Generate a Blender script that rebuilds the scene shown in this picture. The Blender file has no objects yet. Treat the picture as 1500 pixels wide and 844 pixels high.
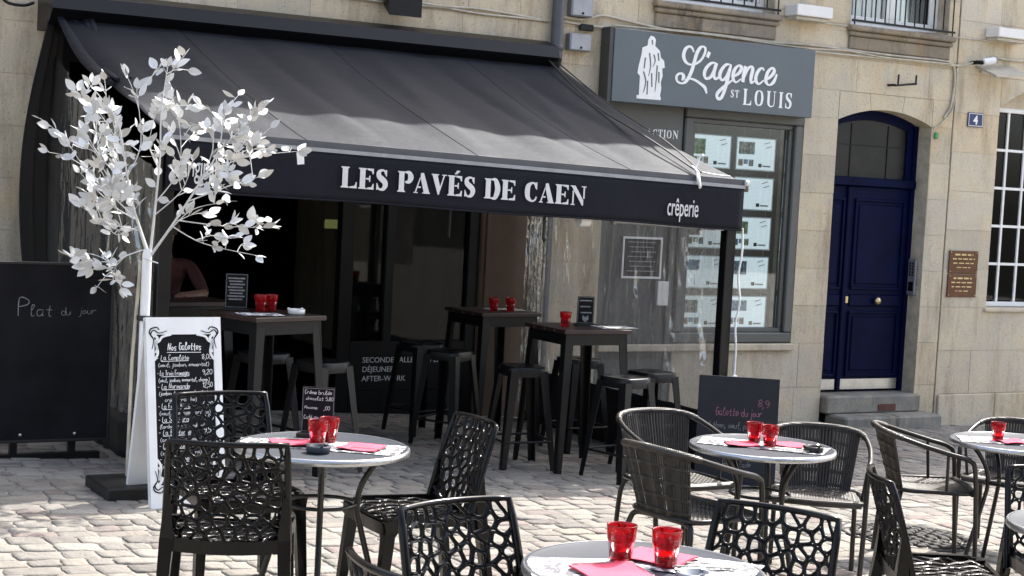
import bpy, bmesh, math, random
from mathutils import Vector, Matrix
S = bpy.context.scene
COL = S.collection
PI = math.pi
# ------------------------------------------------------------------ camera, sky, sun, exposure
FPX, PITCH, ROLL, YAW = 2370.0, math.radians(3.6), math.radians(3.0), math.radians(30.1)
fh = Vector((math.sin(YAW), math.cos(YAW), 0)); rh = Vector((math.cos(YAW), -math.sin(YAW), 0)); up = Vector((0, 0, 1))
CF = fh*math.cos(PITCH) - up*math.sin(PITCH); u0 = fh*math.sin(PITCH) + up*math.cos(PITCH)
CR = rh*math.cos(ROLL) + u0*math.sin(ROLL); CU = -rh*math.sin(ROLL) + u0*math.cos(ROLL)
CAMPOS = Vector((0, 0, 1.68))
cam = bpy.data.cameras.new('camera'); cam.sensor_width = 36; cam.lens = FPX*36/1500; cam.clip_end = 500; cam.clip_start = .05
camo = bpy.data.objects.new('camera', cam); COL.objects.link(camo)
camo.matrix_world = Matrix(((CR.x, CU.x, -CF.x, 0), (CR.y, CU.y, -CF.y, 0), (CR.z, CU.z, -CF.z, CAMPOS.z), (0, 0, 0, 1)))
S.camera = camo
SUN = Vector((.565, .275, .760)).normalized()          # direction towards the sun: high, behind the houses, to the right
W = bpy.data.worlds.new('World'); S.world = W; W.use_nodes = True
wn = W.node_tree.nodes; wl = W.node_tree.links; wn.clear()
wo = wn.new('ShaderNodeOutputWorld'); wb = wn.new('ShaderNodeBackground'); sky = wn.new('ShaderNodeTexSky')
sky.sky_type = 'NISHITA'; sky.sun_disc = False; sky.sun_elevation = math.asin(SUN.z); sky.sun_rotation = math.atan2(SUN.x, SUN.y)
sky.air_density = 1.0; sky.dust_density = 4.0; sky.ozone_density = 1.0
wb.inputs['Strength'].default_value = .15
# thin broken cloud over the whole sky: greyer, slightly brighter than the clear blue
tc = wn.new('ShaderNodeTexCoord'); cn = wn.new('ShaderNodeTexNoise'); cn.inputs['Scale'].default_value = 3.2; cn.inputs['Detail'].default_value = 7
bw = wn.new('ShaderNodeRGBToBW'); cm = wn.new('ShaderNodeMath'); cm.operation = 'MULTIPLY'; cm.inputs[1].default_value = 1.15
mr = wn.new('ShaderNodeMapRange'); mr.inputs[1].default_value = .35; mr.inputs[2].default_value = .6; mr.inputs[3].default_value = .05; mr.inputs[4].default_value = .55
cx = wn.new('ShaderNodeMix'); cx.data_type = 'RGBA'
wl.new(tc.outputs['Generated'], cn.inputs['Vector']); wl.new(cn.outputs['Fac'], mr.inputs[0]); wl.new(mr.outputs[0], cx.inputs[0])
wl.new(sky.outputs[0], bw.inputs[0]); wl.new(bw.outputs[0], cm.inputs[0]); wl.new(sky.outputs[0], cx.inputs[6]); wl.new(cm.outputs[0], cx.inputs[7])
wl.new(cx.outputs[2], wb.inputs[0]); wl.new(wb.outputs[0], wo.inputs[0])
sl = bpy.data.lights.new('sun', 'SUN'); sl.energy = 2.25; sl.angle = math.radians(.53); sl.color = (1, .96, .90)
slo = bpy.data.objects.new('sun', sl); COL.objects.link(slo); slo.rotation_euler = SUN.to_track_quat('Z', 'Y').to_euler(); slo.location = (6, 20, 20)
S.view_settings.view_transform = 'Standard'; S.view_settings.look = 'None'; S.view_settings.gamma = 1; S.view_settings.use_curve_mapping = False
S.view_settings.exposure = 1.85
S.cycles.max_bounces = 12; S.cycles.transparent_max_bounces = 16; S.cycles.transmission_bounces = 10
try: S.cycles.caustics_refractive = False; S.cycles.caustics_reflective = False
except Exception: pass

# ------------------------------------------------------------------ ground slope
GX, GY = -.0433, -.0049
def gz(x, y): return GX*x + GY*y

# ------------------------------------------------------------------ materials
MATS = {}
def mk(name):
    m = bpy.data.materials.new(name); m.use_nodes = True; MATS[name] = m
    n = m.node_tree.nodes; l = m.node_tree.links
    return m, n, l, n['Principled BSDF']
def c4(c): return (c[0], c[1], c[2], 1)
def noise(n, l, coord, scale, detail=4, rough=.55, sx=1, sy=1, sz=1):
    mp = n.new('ShaderNodeMapping'); mp.inputs['Scale'].default_value = (sx, sy, sz); l.new(coord, mp.inputs['Vector'])
    t = n.new('ShaderNodeTexNoise'); t.inputs['Scale'].default_value = scale; t.inputs['Detail'].default_value = detail; t.inputs['Roughness'].default_value = rough
    l.new(mp.outputs[0], t.inputs['Vector']); return t.outputs['Fac']
def ramp(n, l, fac, stops):
    r = n.new('ShaderNodeValToRGB'); e = r.color_ramp.elements
    e[0].position, e[0].color = stops[0][0], c4(stops[0][1]); e[1].position, e[1].color = stops[-1][0], c4(stops[-1][1])
    for p, c in stops[1:-1]:
        k = e.new(p); k.color = c4(c)
    l.new(fac, r.inputs[0]); return r.outputs[0]
def mixc(n, l, fac, a, b, mode='MIX'):
    m = n.new('ShaderNodeMix'); m.data_type = 'RGBA'; m.blend_type = mode
    for s, v in ((m.inputs[0], fac), (m.inputs[6], a), (m.inputs[7], b)):
        if hasattr(v, 'is_output') or isinstance(v, bpy.types.NodeSocket): l.new(v, s)
        elif isinstance(v, (int, float)): s.default_value = v
        else: s.default_value = c4(v)
    return m.outputs[2]
def bump(n, l, b, fac, strength, dist=.01, prev=None):
    k = n.new('ShaderNodeBump'); k.inputs['Strength'].default_value = strength; k.inputs['Distance'].default_value = dist
    l.new(fac, k.inputs['Height'])
    if prev is not None: l.new(prev, k.inputs['Normal'])
    if b is not None: l.new(k.outputs[0], b.inputs['Normal'])
    return k.outputs[0]
def wco(n):
    g = n.new('ShaderNodeNewGeometry'); return g.outputs['Position']
def oco(n):
    g = n.new('ShaderNodeTexCoord'); return g.outputs['Object']
def pm(name, col, rough=.5, metal=0, var=.12, scale=6, bmp=0, bscale=60, col2=None, world=False, spec=None, rvar=.08):
    m, n, l, b = mk(name)
    co = wco(n) if world else oco(n)
    f = noise(n, l, co, scale, 5, .6)
    a = [max(0, c*(1-var)) for c in col]; c2 = [min(1, c*(1+var)) for c in (col2 or col)]
    l.new(ramp(n, l, f, [(.32, a), (.68, c2)]), b.inputs['Base Color'])
    b.inputs['Metallic'].default_value = metal
    rr = n.new('ShaderNodeMapRange'); rr.inputs[3].default_value = max(.02, rough-rvar); rr.inputs[4].default_value = min(1, rough+rvar)
    l.new(noise(n, l, co, scale*2.3, 3), rr.inputs[0]); l.new(rr.outputs[0], b.inputs['Roughness'])
    if spec is not None: b.inputs['Specular IOR Level'].default_value = spec
    if bmp: bump(n, l, b, noise(n, l, co, bscale, 4), bmp, .004)
    return m

def stone_mat(name, base, warm, grey, stain):
    m, n, l, b = mk(name); co = wco(n)
    oi = n.new('ShaderNodeObjectInfo')
    big = noise(n, l, co, 1.1, 5, .6); mid = noise(n, l, co, 5, 6, .65); fine = noise(n, l, co, 45, 5, .7)
    c = ramp(n, l, mid, [(.3, grey), (.5, base), (.72, warm)])
    c = mixc(n, l, ramp(n, l, big, [(.5, (0, 0, 0)), (.68, (.65, .65, .65))]), c, grey)
    st = noise(n, l, co, 1.6, 6, .7, 3.2, 3.2, .55)                       # soot and rust run down the wall in streaks
    c = mixc(n, l, ramp(n, l, st, [(.50, (0, 0, 0)), (.68, (.68, .68, .68))]), c, stain)
    och = noise(n, l, co, 2.3, 4, .6)
    c = mixc(n, l, ramp(n, l, och, [(.56, (0, 0, 0)), (.70, (.55, .55, .55))]), c, (warm[0]*.93, warm[1]*.80, warm[2]*.62))
    pat = noise(n, l, co, .75, 3, .5)
    c = mixc(n, l, ramp(n, l, pat, [(.57, (0, 0, 0)), (.60, (.5, .5, .5))]), c, (grey[0]*.95, grey[1]*.97, grey[2]))
    rnd = ramp(n, l, oi.outputs['Random'], [(0, (.88, .87, .86)), (.3, (.98, .965, .94)), (.65, (1.0, 1.0, 1.0)), (.85, (.94, .94, .94)), (1, (1.0, .95, .87))])
    c = mixc(n, l, 1.0, c, rnd, 'MULTIPLY')
    c = mixc(n, l, ramp(n, l, fine, [(.30, (.75, .75, .75)), (.43, (0, 0, 0))]), c, [k*.62 for k in stain])
    l.new(c, b.inputs['Base Color']); b.inputs['Roughness'].default_value = .9; b.inputs['Specular IOR Level'].default_value = .2
    v = n.new('ShaderNodeTexVoronoi'); v.inputs['Scale'].default_value = 26; l.new(co, v.inputs['Vector'])
    p = ramp(n, l, v.outputs['Distance'], [(.04, (0, 0, 0)), (.16, (1, 1, 1))])
    k = bump(n, l, None, p, .25, .01); k = bump(n, l, None, mid, .5, .02, k); bump(n, l, b, fine, .5, .008, k)
    return m
stone_mat('limestone', (.60, .515, .38), (.64, .56, .415), (.52, .47, .38), (.30, .235, .16))
stone_mat('limestone_pale', (.62, .54, .41), (.65, .575, .435), (.54, .49, .405), (.36, .295, .205))
stone_mat('sill_stone', (.33, .28, .21), (.37, .30, .21), (.21, .19, .165), (.06, .052, .045))
stone_mat('step_stone', (.26, .245, .215), (.31, .28, .23), (.19, .185, .17), (.12, .11, .095))
pm('mortar', (.47, .41, .315), .95, var=.25, scale=9, bmp=.6, bscale=70, world=True)

def cobble_mat():
    m, n, l, b = mk('cobble'); co = wco(n)
    g = n.new('ShaderNodeNewGeometry'); oi = n.new('ShaderNodeObjectInfo')
    ad = n.new('ShaderNodeMath'); ad.operation = 'ADD'; l.new(g.outputs['Random Per Island'], ad.inputs[0]); l.new(oi.outputs['Random'], ad.inputs[1])
    fr = n.new('ShaderNodeMath'); fr.operation = 'FRACT'; l.new(ad.outputs[0], fr.inputs[0])
    c = ramp(n, l, fr.outputs[0], [(0, (.235, .217, .19)), (.2, (.30, .28, .247)), (.36, (.185, .172, .152)), (.5, (.285, .258, .215)), (.62, (.195, .160, .145)), (.70, (.235, .190, .17)), (.76, (.285, .266, .232)), (.88, (.155, .142, .13)), (1, (.275, .255, .225))])
    mid = noise(n, l, co, 14, 6, .65); fine = noise(n, l, co, 90, 4, .7); big = noise(n, l, co, 1.4, 4, .6)
    c = mixc(n, l, ramp(n, l, mid, [(.45, (0, 0, 0)), (.75, (.32, .32, .32))]), c, (.31, .29, .25))
    c = mixc(n, l, ramp(n, l, big, [(.48, (0, 0, 0)), (.68, (.55, .55, .55))]), c, (.19, .175, .155))
    c = mixc(n, l, ramp(n, l, fine, [(.3, (.5, .5, .5)), (.42, (0, 0, 0))]), c, (.16, .14, .12))
    l.new(c, b.inputs['Base Color']); b.inputs['Roughness'].default_value = .8; b.inputs['Specular IOR Level'].default_value = .3
    k = bump(n, l, None, mid, .8, .03); bump(n, l, b, fine, .6, .008, k)
    return m
cobble_mat()
pm('sand_joint', (.20, .183, .155), .97, var=.3, scale=5, bmp=.8, bscale=90, world=True, col2=(.33, .305, .26))

# fabric of the awning: dark woven acrylic with soft sheen
def fabric(name, col, rough=.55, sheen=.25):
    m, n, l, b = mk(name); co = oco(n)
    f = noise(n, l, co, 2.2, 5, .6); s = noise(n, l, co, 9, 5, .7)
    c = ramp(n, l, f, [(.3, [k*.85 for k in col]), (.7, [k*1.15 for k in col])])
    c = mixc(n, l, ramp(n, l, s, [(.6, (0, 0, 0)), (.82, (.3, .3, .3))]), c, [min(1, k*1.9+.01) for k in col])
    l.new(c, b.inputs['Base Color']); b.inputs['Roughness'].default_value = rough; b.inputs['Specular IOR Level'].default_value = .32; b.inputs['Specular Tint'].default_value = (.80, .88, 1, 1)
    b.inputs['Sheen Weight'].default_value = sheen; b.inputs['Sheen Roughness'].default_value = .4
    wv = n.new('ShaderNodeTexWave'); wv.inputs['Scale'].default_value = 260; l.new(co, wv.inputs['Vector'])
    k = bump(n, l, None, wv.outputs['Fac'], .12, .002); bump(n, l, b, noise(n, l, co, 3.5, 3), .35, .03, k)
    return m
fabric('awning_fabric', (.0050, .0057, .0105), .58, .03)
fabric('valance_fabric', (.0055, .0052, .0085), .8, .01)
pm('black_drape', (.007, .007, .008), .55, var=.3, scale=4, bmp=.3, bscale=9)
pm('white_print', (.62, .62, .62), .6, var=.06, scale=20)
pm('sign_white', (.84, .84, .83), .45, var=.03, scale=20)
pm('grey_paint', (.085, .088, .082), .45, var=.08, scale=3)
pm('sign_grey', (.10, .12, .135), .4, var=.05, scale=2.5)
pm('sign_side', (.05, .05, .047), .5, var=.1)
pm('blue_paint', (.0016, .0040, .0275), .45, var=.25, scale=4, bmp=.12, bscale=25, spec=.06)
pm('dark_glass_paint', (.016, .016, .016), .25, var=.3, scale=3, spec=.3)
pm('black_metal', (.0045, .0045, .005), .36, metal=.0, var=.25, scale=12, spec=.3)
pm('black_plastic', (.002, .002, .0024), .2, var=.2, scale=15, spec=.22)
pm('black_wood', (.006, .0055, .0055), .55, var=.3, scale=5, bmp=.2, bscale=30)
pm('shopfront_black', (.004, .004, .0045), .45, var=.3, scale=3, spec=.25)
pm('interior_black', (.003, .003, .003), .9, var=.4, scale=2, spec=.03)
pm('chalkboard', (.006, .006, .0075), .75, var=.3, scale=3, col2=(.009, .009, .011), spec=.15)
pm('slate_board', (.017, .0175, .023), .7, var=.15, scale=3, spec=.3)
pm('chalk_white', (.80, .80, .79), .9, var=.1, scale=60)
pm('chalk_dim', (.20, .20, .21), .9, var=.35, scale=50)
pm('chalk_pink', (.26, .11, .15), .9, var=.35, scale=50)
pm('white_paint', (.78, .78, .77), .42, var=.06, scale=5)
def leaf_mat():
    m, n, l, b = mk('white_leaf'); oi = n.new('ShaderNodeObjectInfo'); g = n.new('ShaderNodeNewGeometry'); co = oco(n)
    ad = n.new('ShaderNodeMath'); ad.operation = 'ADD'; l.new(oi.outputs['Random'], ad.inputs[0]); l.new(g.outputs['Random Per Island'], ad.inputs[1])
    fr_ = n.new('ShaderNodeMath'); fr_.operation = 'FRACT'; l.new(ad.outputs[0], fr_.inputs[0])
    c = ramp(n, l, fr_.outputs[0], [(0, (.44, .44, .43)), (.5, (.60, .60, .59)), (1, (.72, .72, .71))])
    l.new(mixc(n, l, ramp(n, l, noise(n, l, co, 40, 4), [(.5, (0, 0, 0)), (.75, (.35, .35, .35))]), c, (.42, .41, .38)), b.inputs['Base Color']); b.inputs['Roughness'].default_value = .6
    bump(n, l, b, noise(n, l, co, 70, 3), .4, .003)
leaf_mat()
pm('table_metal', (.05, .056, .067), .5, spec=.12, metal=0, var=.08, scale=9)
pm('table_rim', (.42, .43, .45), .28, metal=.9, var=.06)
pm('dark_tube', (.022, .020, .019), .3, metal=.5, var=.15, scale=15)
pm('zinc', (.30, .31, .33), .45, metal=.5, var=.12, scale=10)
pm('pipe_paint', (.07, .073, .083), .45, var=.15, scale=6)
pm('cable_beige', (.46, .42, .34), .7, var=.2, scale=10)
pm('blue_cloth', (.03, .06, .20), .9, var=.2, scale=9, bmp=.3, bscale=30)
pm('cable_black', (.02, .02, .02), .6)
pm('bronze', (.10, .045, .024), .35, metal=.55, var=.25, scale=12, bmp=.1)
pm('brass', (.55, .45, .25), .3, metal=.9)
pm('steel', (.55, .54, .52), .3, metal=.9, var=.1)
pm('pink_napkin', (.60, .07, .12), .85, var=.08, scale=20, bmp=.3, bscale=60)
pm('ceramic_white', (.72, .71, .69), .25, var=.04)
pm('dark_wood', (.022, .009, .007), .45, var=.35, scale=5, bmp=.2, bscale=25)
pm('brown_render', (.11, .075, .05), .85, var=.15, scale=4, bmp=.3, bscale=40)
pm('plate_blue', (.02, .03, .12), .3, var=.1)
pm('green_plastic', (.05, .30, .10), .5)
pm('roof_slate', (.05, .053, .06), .6, var=.2, scale=4, bmp=.3, bscale=20)
pm('skin', (.20, .105, .075), .55, var=.08, scale=15)
pm('red_shirt', (.05, .012, .012), .85, var=.15, scale=20, bmp=.2)
pm('dark_jeans', (.02, .025, .04), .85, var=.2)
pm('hair_dark', (.02, .014, .01), .6, var=.3)
pm('curtain_white', (.70, .70, .72), .9, var=.06, scale=4)
pm('iron_grate', (.022, .021, .020), .6, metal=.3, var=.35, scale=20, bmp=.3)
pm('paper', (.82, .85, .87), .6, var=.02)
pm('stone_far', (.18, .16, .13), .9, var=.15, scale=1.5)
pm('rust_red', (.10, .035, .025), .8, var=.3, scale=12)

def rattan_mat():
    m, n, l, b = mk('rattan'); co = oco(n)
    f = noise(n, l, co, 30, 4); l.new(ramp(n, l, f, [(.3, (.013, .0105, .008)), (.7, (.036, .029, .022))]), b.inputs['Base Color'])
    b.inputs['Roughness'].default_value = .42
    wv = n.new('ShaderNodeTexWave'); wv.inputs['Scale'].default_value = 55; wv.bands_direction = 'Z'; l.new(co, wv.inputs['Vector'])
    bump(n, l, b, wv.outputs['Fac'], .5, .004)
rattan_mat()

def placemat_mat():                       # white paper place mat printed with grey and black blocks
    m, n, l, b = mk('placemat_print'); co = oco(n)
    v = n.new('ShaderNodeTexVoronoi'); v.inputs['Scale'].default_value = 26; v.distance = 'CHEBYCHEV'; l.new(co, v.inputs['Vector'])
    f = noise(n, l, co, 38, 3)
    a = ramp(n, l, f, [(.44, (0, 0, 0)), (.47, (1, 1, 1))])
    sel = ramp(n, l, v.outputs['Color'], [(.40, (0, 0, 0)), (.43, (1, 1, 1))])
    k = mixc(n, l, 1.0, a, sel, 'MULTIPLY')
    l.new(mixc(n, l, k, (.66, .66, .655), (.10, .10, .11)), b.inputs['Base Color']); b.inputs['Roughness'].default_value = .7
placemat_mat()

def red_glass():
    m, n, l, b = mk('red_glass')
    b.inputs['Base Color'].default_value = (.86, .012, .022, 1); b.inputs['Roughness'].default_value = .03
    b.inputs['Transmission Weight'].default_value = .80; b.inputs['IOR'].default_value = 1.45
    bump(n, l, b, noise(n, l, oco(n), 30, 2), .08, .004)
red_glass()
def clear_glass(name, tint, gloss, rough=.02, fog=0.0):
    # thin pane: most light passes straight through, the rest is mirrored
    m, n, l, b = mk(name); n.remove(b); out = n['Material Output']
    t = n.new('ShaderNodeBsdfTransparent'); t.inputs[0].default_value = c4(tint)
    g = n.new('ShaderNodeBsdfGlossy'); g.inputs['Roughness'].default_value = rough; g.inputs[0].default_value = (1, 1, 1, 1)
    mx = n.new('ShaderNodeMixShader')
    if fog: mx.inputs[0].default_value = gloss
    else: fr = n.new('ShaderNodeFresnel'); fr.inputs[0].default_value = gloss; l.new(fr.outputs[0], mx.inputs[0])
    l.new(t.outputs[0], mx.inputs[1]); l.new(g.outputs[0], mx.inputs[2])
    res = mx.outputs[0]
    if fog:
        co = oco(n); k = bump(n, l, None, noise(n, l, co, 2.6, 3, .5, 1, 1.5, .6), 1.0, .14)
        k = bump(n, l, None, noise(n, l, co, 9, 2, .5, 1, 1, .5), .25, .02, k)
        l.new(k, g.inputs['Normal'])
        d = n.new('ShaderNodeBsdfDiffuse'); d.inputs[0].default_value = (.55, .56, .57, 1)
        tl = n.new('ShaderNodeBsdfTranslucent'); tl.inputs[0].default_value = (.6, .6, .6, 1)
        a = n.new('ShaderNodeMixShader'); a.inputs[0].default_value = .5; l.new(d.outputs[0], a.inputs[1]); l.new(tl.outputs[0], a.inputs[2])
        m2 = n.new('ShaderNodeMixShader'); 
        fr2 = n.new('ShaderNodeMapRange'); fr2.inputs[3].default_value = fog*.3; fr2.inputs[4].default_value = fog*2.2
        l.new(noise(n, l, co, 2.2, 3, .55, 1, 1, .5), fr2.inputs[0]); l.new(fr2.outputs[0], m2.inputs[0])
        l.new(res, m2.inputs[1]); l.new(a.outputs[0], m2.inputs[2]); res = m2.outputs[0]
    l.new(res, out.inputs['Surface'])
clear_glass('window_glass', (.86, .90, .90), 1.45)
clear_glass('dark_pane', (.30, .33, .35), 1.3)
clear_glass('clear_plastic', (.70, .70, .69), .20, .06, .08)

def listing_mat():                        # pale blue lit paper sheet with faint grey print
    m, n, l, b = mk('listing_paper'); co = oco(n)
    wv = n.new('ShaderNodeTexWave'); wv.bands_direction = 'Z'; wv.inputs['Scale'].default_value = 24; l.new(co, wv.inputs['Vector'])
    f = noise(n, l, co, 12, 3, .6, 1, 1, .3)
    k = mixc(n, l, 1.0, ramp(n, l, wv.outputs['Fac'], [(.72, (0, 0, 0)), (.8, (.6, .6, .6))]), ramp(n, l, f, [(.42, (0, 0, 0)), (.48, (1, 1, 1))]), 'MULTIPLY')
    l.new(mixc(n, l, k, (.66, .74, .78), (.30, .35, .40)), b.inputs['Base Color']); b.inputs['Roughness'].default_value = .4
    b.inputs['Emission Color'].default_value = (.78, .88, .95, 1); b.inputs['Emission Strength'].default_value = .20
listing_mat()
def photo_mat(name, a, c, d):
    m, n, l, b = mk(name); co = oco(n)
    l.new(ramp(n, l, noise(n, l, co, 26, 4), [(.36, a), (.5, c), (.64, d)]), b.inputs['Base Color']); b.inputs['Roughness'].default_value = .4
photo_mat('listing_photo', (.06, .07, .06), (.30, .32, .28), (.60, .68, .72))
photo_mat('listing_photo_blue', (.03, .05, .05), (.10, .22, .34), (.30, .5, .65))
photo_mat('listing_photo_green', (.05, .12, .03), (.22, .36, .14), (.62, .68, .66))
photo_mat('listing_photo_brick', (.22, .08, .05), (.48, .33, .22), (.62, .70, .78))
photo_mat('listing_photo_sky', (.14, .18, .12), (.20, .46, .75), (.62, .76, .88))
photo_mat('tattoo_print', (.02, .02, .05), (.05, .05, .1), (.2, .13, .12))
def sky_screen():                         # small lit exit sign inside
    m, n, l, b = mk('lit_sign'); b.inputs['Base Color'].default_value = (.3, .35, .1, 1)
    b.inputs['Emission Color'].default_value = (.55, .6, .2, 1); b.inputs['Emission Strength'].default_value = .035
sky_screen()

# ------------------------------------------------------------------ mesh helpers
class MB:
    def __init__(s): s.v = []; s.f = []; s.sm = []
    def add(s, vs, fs, smooth=False):
        o = len(s.v); s.v += [tuple(p) for p in vs]; s.f += [tuple(i+o for i in q) for q in fs]; s.sm += [smooth]*len(fs); return s
    def box(s, x0, x1, y0, y1, z0, z1, rot=None, at=None):
        vs = [(x, y, z) for z in (z0, z1) for y in (y0, y1) for x in (x0, x1)]
        if rot is not None:
            at = Vector(at or (0, 0, 0)); vs = [tuple(rot @ (Vector(p)-at) + at) for p in vs]
        return s.add(vs, [(0, 2, 3, 1), (4, 5, 7, 6), (0, 1, 5, 4), (2, 6, 7, 3), (0, 4, 6, 2), (1, 3, 7, 5)])
    def bev(s, x0, x1, y0, y1, z0, z1, b=.004):
        # box with chamfered edges
        vs = []; 
        for z, i in ((z0, b), (z0+b, 0), (z1-b, 0), (z1, b)):
            vs += [(x0+i+b, y0+i, z), (x1-i-b, y0+i, z), (x1-i, y0+i+b, z), (x1-i, y1-i-b, z), (x1-i-b, y1-i, z), (x0+i+b, y1-i, z), (x0+i, y1-i-b, z), (x0+i, y0+i+b, z)]
        fs = [tuple(range(7, -1, -1)), tuple(range(24, 32))]
        for k in range(3):
            for j in range(8): a = k*8+j; c = k*8+(j+1) % 8; fs.append((a, c, c+8, a+8))
        return s.add(vs, fs)
    def tube(s, pts, r, n=8, cap=True, flat=1.0):
        pts = [Vector(p) for p in pts]; m = len(pts); rs = r if isinstance(r, (list, tuple)) else [r]*m
        ring = []; prev = None
        for i, p in enumerate(pts):
            t = (pts[min(i+1, m-1)] - pts[max(i-1, 0)]).normalized()
            if prev is None:
                a = Vector((0, 0, 1)) if abs(t.z) < .9 else Vector((1, 0, 0)); nn = t.cross(a).normalized()
            else:
                nn = (prev - t*prev.dot(t)); nn = nn.normalized() if nn.length > 1e-6 else t.orthogonal().normalized()
            prev = nn; bb = t.cross(nn)
            ring.append([p + nn*math.cos(2*PI*k/n)*rs[i] + bb*math.sin(2*PI*k/n)*rs[i]*flat for k in range(n)])
        vs = [q for rg in ring for q in rg]; fs = []
        for i in range(m-1):
            for k in range(n): fs.append((i*n+k, i*n+(k+1) % n, (i+1)*n+(k+1) % n, (i+1)*n+k))
        s.add(vs, fs, True)
        if cap:
            s.add(ring[0], [tuple(range(n-1, -1, -1))]); s.add(ring[-1], [tuple(range(n))])
        return s
    def lathe(s, prof, n=20, c=(0, 0), smooth=True, facet=None):
        vs = []; fs = []
        for r, z in prof:
            for k in range(n):
                a = 2*PI*k/n; vs.append((c[0]+r*math.cos(a), c[1]+r*math.sin(a), z))
        for i in range(len(prof)-1):
            for k in range(n): fs.append((i*n+k, i*n+(k+1) % n, (i+1)*n+(k+1) % n, (i+1)*n+k))
        return s.add(vs, fs, smooth)
    def bar(s, p0, p1, w0, d0, w1, d1, side=None):
        # tapered bar of rectangular section from p0 to p1; w along 'side'
        p0 = Vector(p0); p1 = Vector(p1); t = (p1-p0).normalized(); sd = Vector(side or (1, 0, 0)); sd = (sd - t*sd.dot(t)).normalized(); e = t.cross(sd)
        vs = []
        for p, w, d in ((p0, w0, d0), (p1, w1, d1)):
            for a, c in ((-1, -1), (1, -1), (1, 1), (-1, 1)): vs.append(p + sd*a*w/2 + e*c*d/2)
        return s.add(vs, [(3, 2, 1, 0), (4, 5, 6, 7), (0, 1, 5, 4), (1, 2, 6, 5), (2, 3, 7, 6), (3, 0, 4, 7)])
    def prism(s, poly, f0, f1):
        # poly: 2D points; f0, f1 map 2D point to 3D for the two faces
        n = len(poly); vs = [f0(*p) for p in poly] + [f1(*p) for p in poly]
        return s.add(vs, [tuple(range(n)), tuple(range(2*n-1, n-1, -1))] + [(i, n+i, n+(i+1) % n, (i+1) % n) for i in range(n)])
    def grid(s, fn, nu, nv, smooth=True):
        vs = [fn(i/nu, j/nv) for j in range(nv+1) for i in range(nu+1)]
        fs = [(j*(nu+1)+i, j*(nu+1)+i+1, (j+1)*(nu+1)+i+1, (j+1)*(nu+1)+i) for j in range(nv) for i in range(nu)]
        return s.add(vs, fs, smooth)
    def mesh(s, name):
        me = bpy.data.meshes.new(name); me.from_pydata(s.v, [], s.f); me.polygons.foreach_set('use_smooth', s.sm); me.update(); return me
    def build(s, name, mat, parent=None, fix=True):
        me = s.mesh(name)
        if fix:
            bm = bmesh.new(); bm.from_mesh(me); bmesh.ops.recalc_face_normals(bm, faces=bm.faces); bm.to_mesh(me); bm.free()
        me.materials.append(MATS[mat]); o = bpy.data.objects.new(name, me); COL.objects.link(o)
        if parent is not None: o.parent = parent
        return o
def thing(name, label, cat, loc=(0, 0, 0), rotz=0, group=None):
    o = bpy.data.objects.new(name, None); o.empty_display_size = .1; COL.objects.link(o); o.location = loc; o.rotation_euler = (0, 0, rotz)
    o['label'] = label; o['category'] = cat
    if group: o['group'] = group
    return o
def tag(o, label, cat, group=None):
    o['label'] = label; o['category'] = cat
    if group: o['group'] = group
    return o
def clone(o, name, mat=None, parent=None, loc=None, rot=None, scale=None):
    c = o.copy(); COL.objects.link(c); c.parent = parent
    if loc is not None: c.location = loc
    if rot is not None: c.rotation_euler = rot
    if scale is not None: c.scale = scale
    return c
def copy_tree(o, parent=None):
    c = o.copy(); COL.objects.link(c); c.parent = parent
    for ch in list(o.children): copy_tree(ch, c)
    return c
def dup(root, loc, rotz, label, group=None):
    c = copy_tree(root); c.location = loc; c.rotation_euler = (0, 0, rotz); c['label'] = label
    if group: c['group'] = group
    return c
def rz(a): return Matrix.Rotation(a, 3, 'Z')
def smooth_path(pts, k=6, closed=False):
    P = [Vector(p) for p in pts]; out = []; n = len(P)
    rng = range(n) if closed else range(n-1)
    for i in rng:
        if closed: p0, p1, p2, p3 = P[(i-1) % n], P[i], P[(i+1) % n], P[(i+2) % n]
        else: p0, p1, p2, p3 = P[max(i-1, 0)], P[i], P[i+1], P[min(i+2, n-1)]
        for j in range(k):
            t = j/k; out.append(.5*((2*p1) + (-p0+p2)*t + (2*p0-5*p1+4*p2-p3)*t*t + (-p0+3*p1-3*p2+p3)*t**3))
    if not closed: out.append(P[-1])
    return out
def ribbon(mb, pts, widths, f0, f1, k=5, smooth=True, rise=False):
    # flat stroke of changing width along 2D points; f0/f1 place the two faces
    n = len(pts); w = widths if isinstance(widths, (list, tuple)) else [widths]*n
    P = smooth_path([(p[0], p[1], w[i]) for i, p in enumerate(pts)], k) if (smooth and n > 2) else [Vector((p[0], p[1], w[i])) for i, p in enumerate(pts)]
    L = []; R = []; m = len(P)
    for i in range(m):
        a = P[max(i-1, 0)]; b = P[min(i+1, m-1)]; t = Vector((b.x-a.x, b.y-a.y))
        t = t.normalized() if t.length > 1e-9 else Vector((1, 0)); nx, ny = -t.y, t.x; h = P[i].z/2
        L.append((P[i].x+nx*h, P[i].y+ny*h)); R.append((P[i].x-nx*h, P[i].y-ny*h))
    vs = ([f1(*p, i/m) for i, p in enumerate(L)] + [f1(*p, i/m) for i, p in enumerate(R)]) if rise else ([f1(*p) for p in L] + [f1(*p) for p in R])
    vs += [f0(*p) for p in L] + [f0(*p) for p in R]; fs = []
    for i in range(m-1):
        fs += [(i, i+1, m+i+1, m+i), (2*m+i, 2*m+i+1, i+1, i), (m+i, m+i+1, 3*m+i+1, 3*m+i)]
    fs += [(0, m, 3*m, 2*m), (m-1, 3*m-1, 4*m-1, 2*m-1)]
    mb.add(vs, fs)

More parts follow.
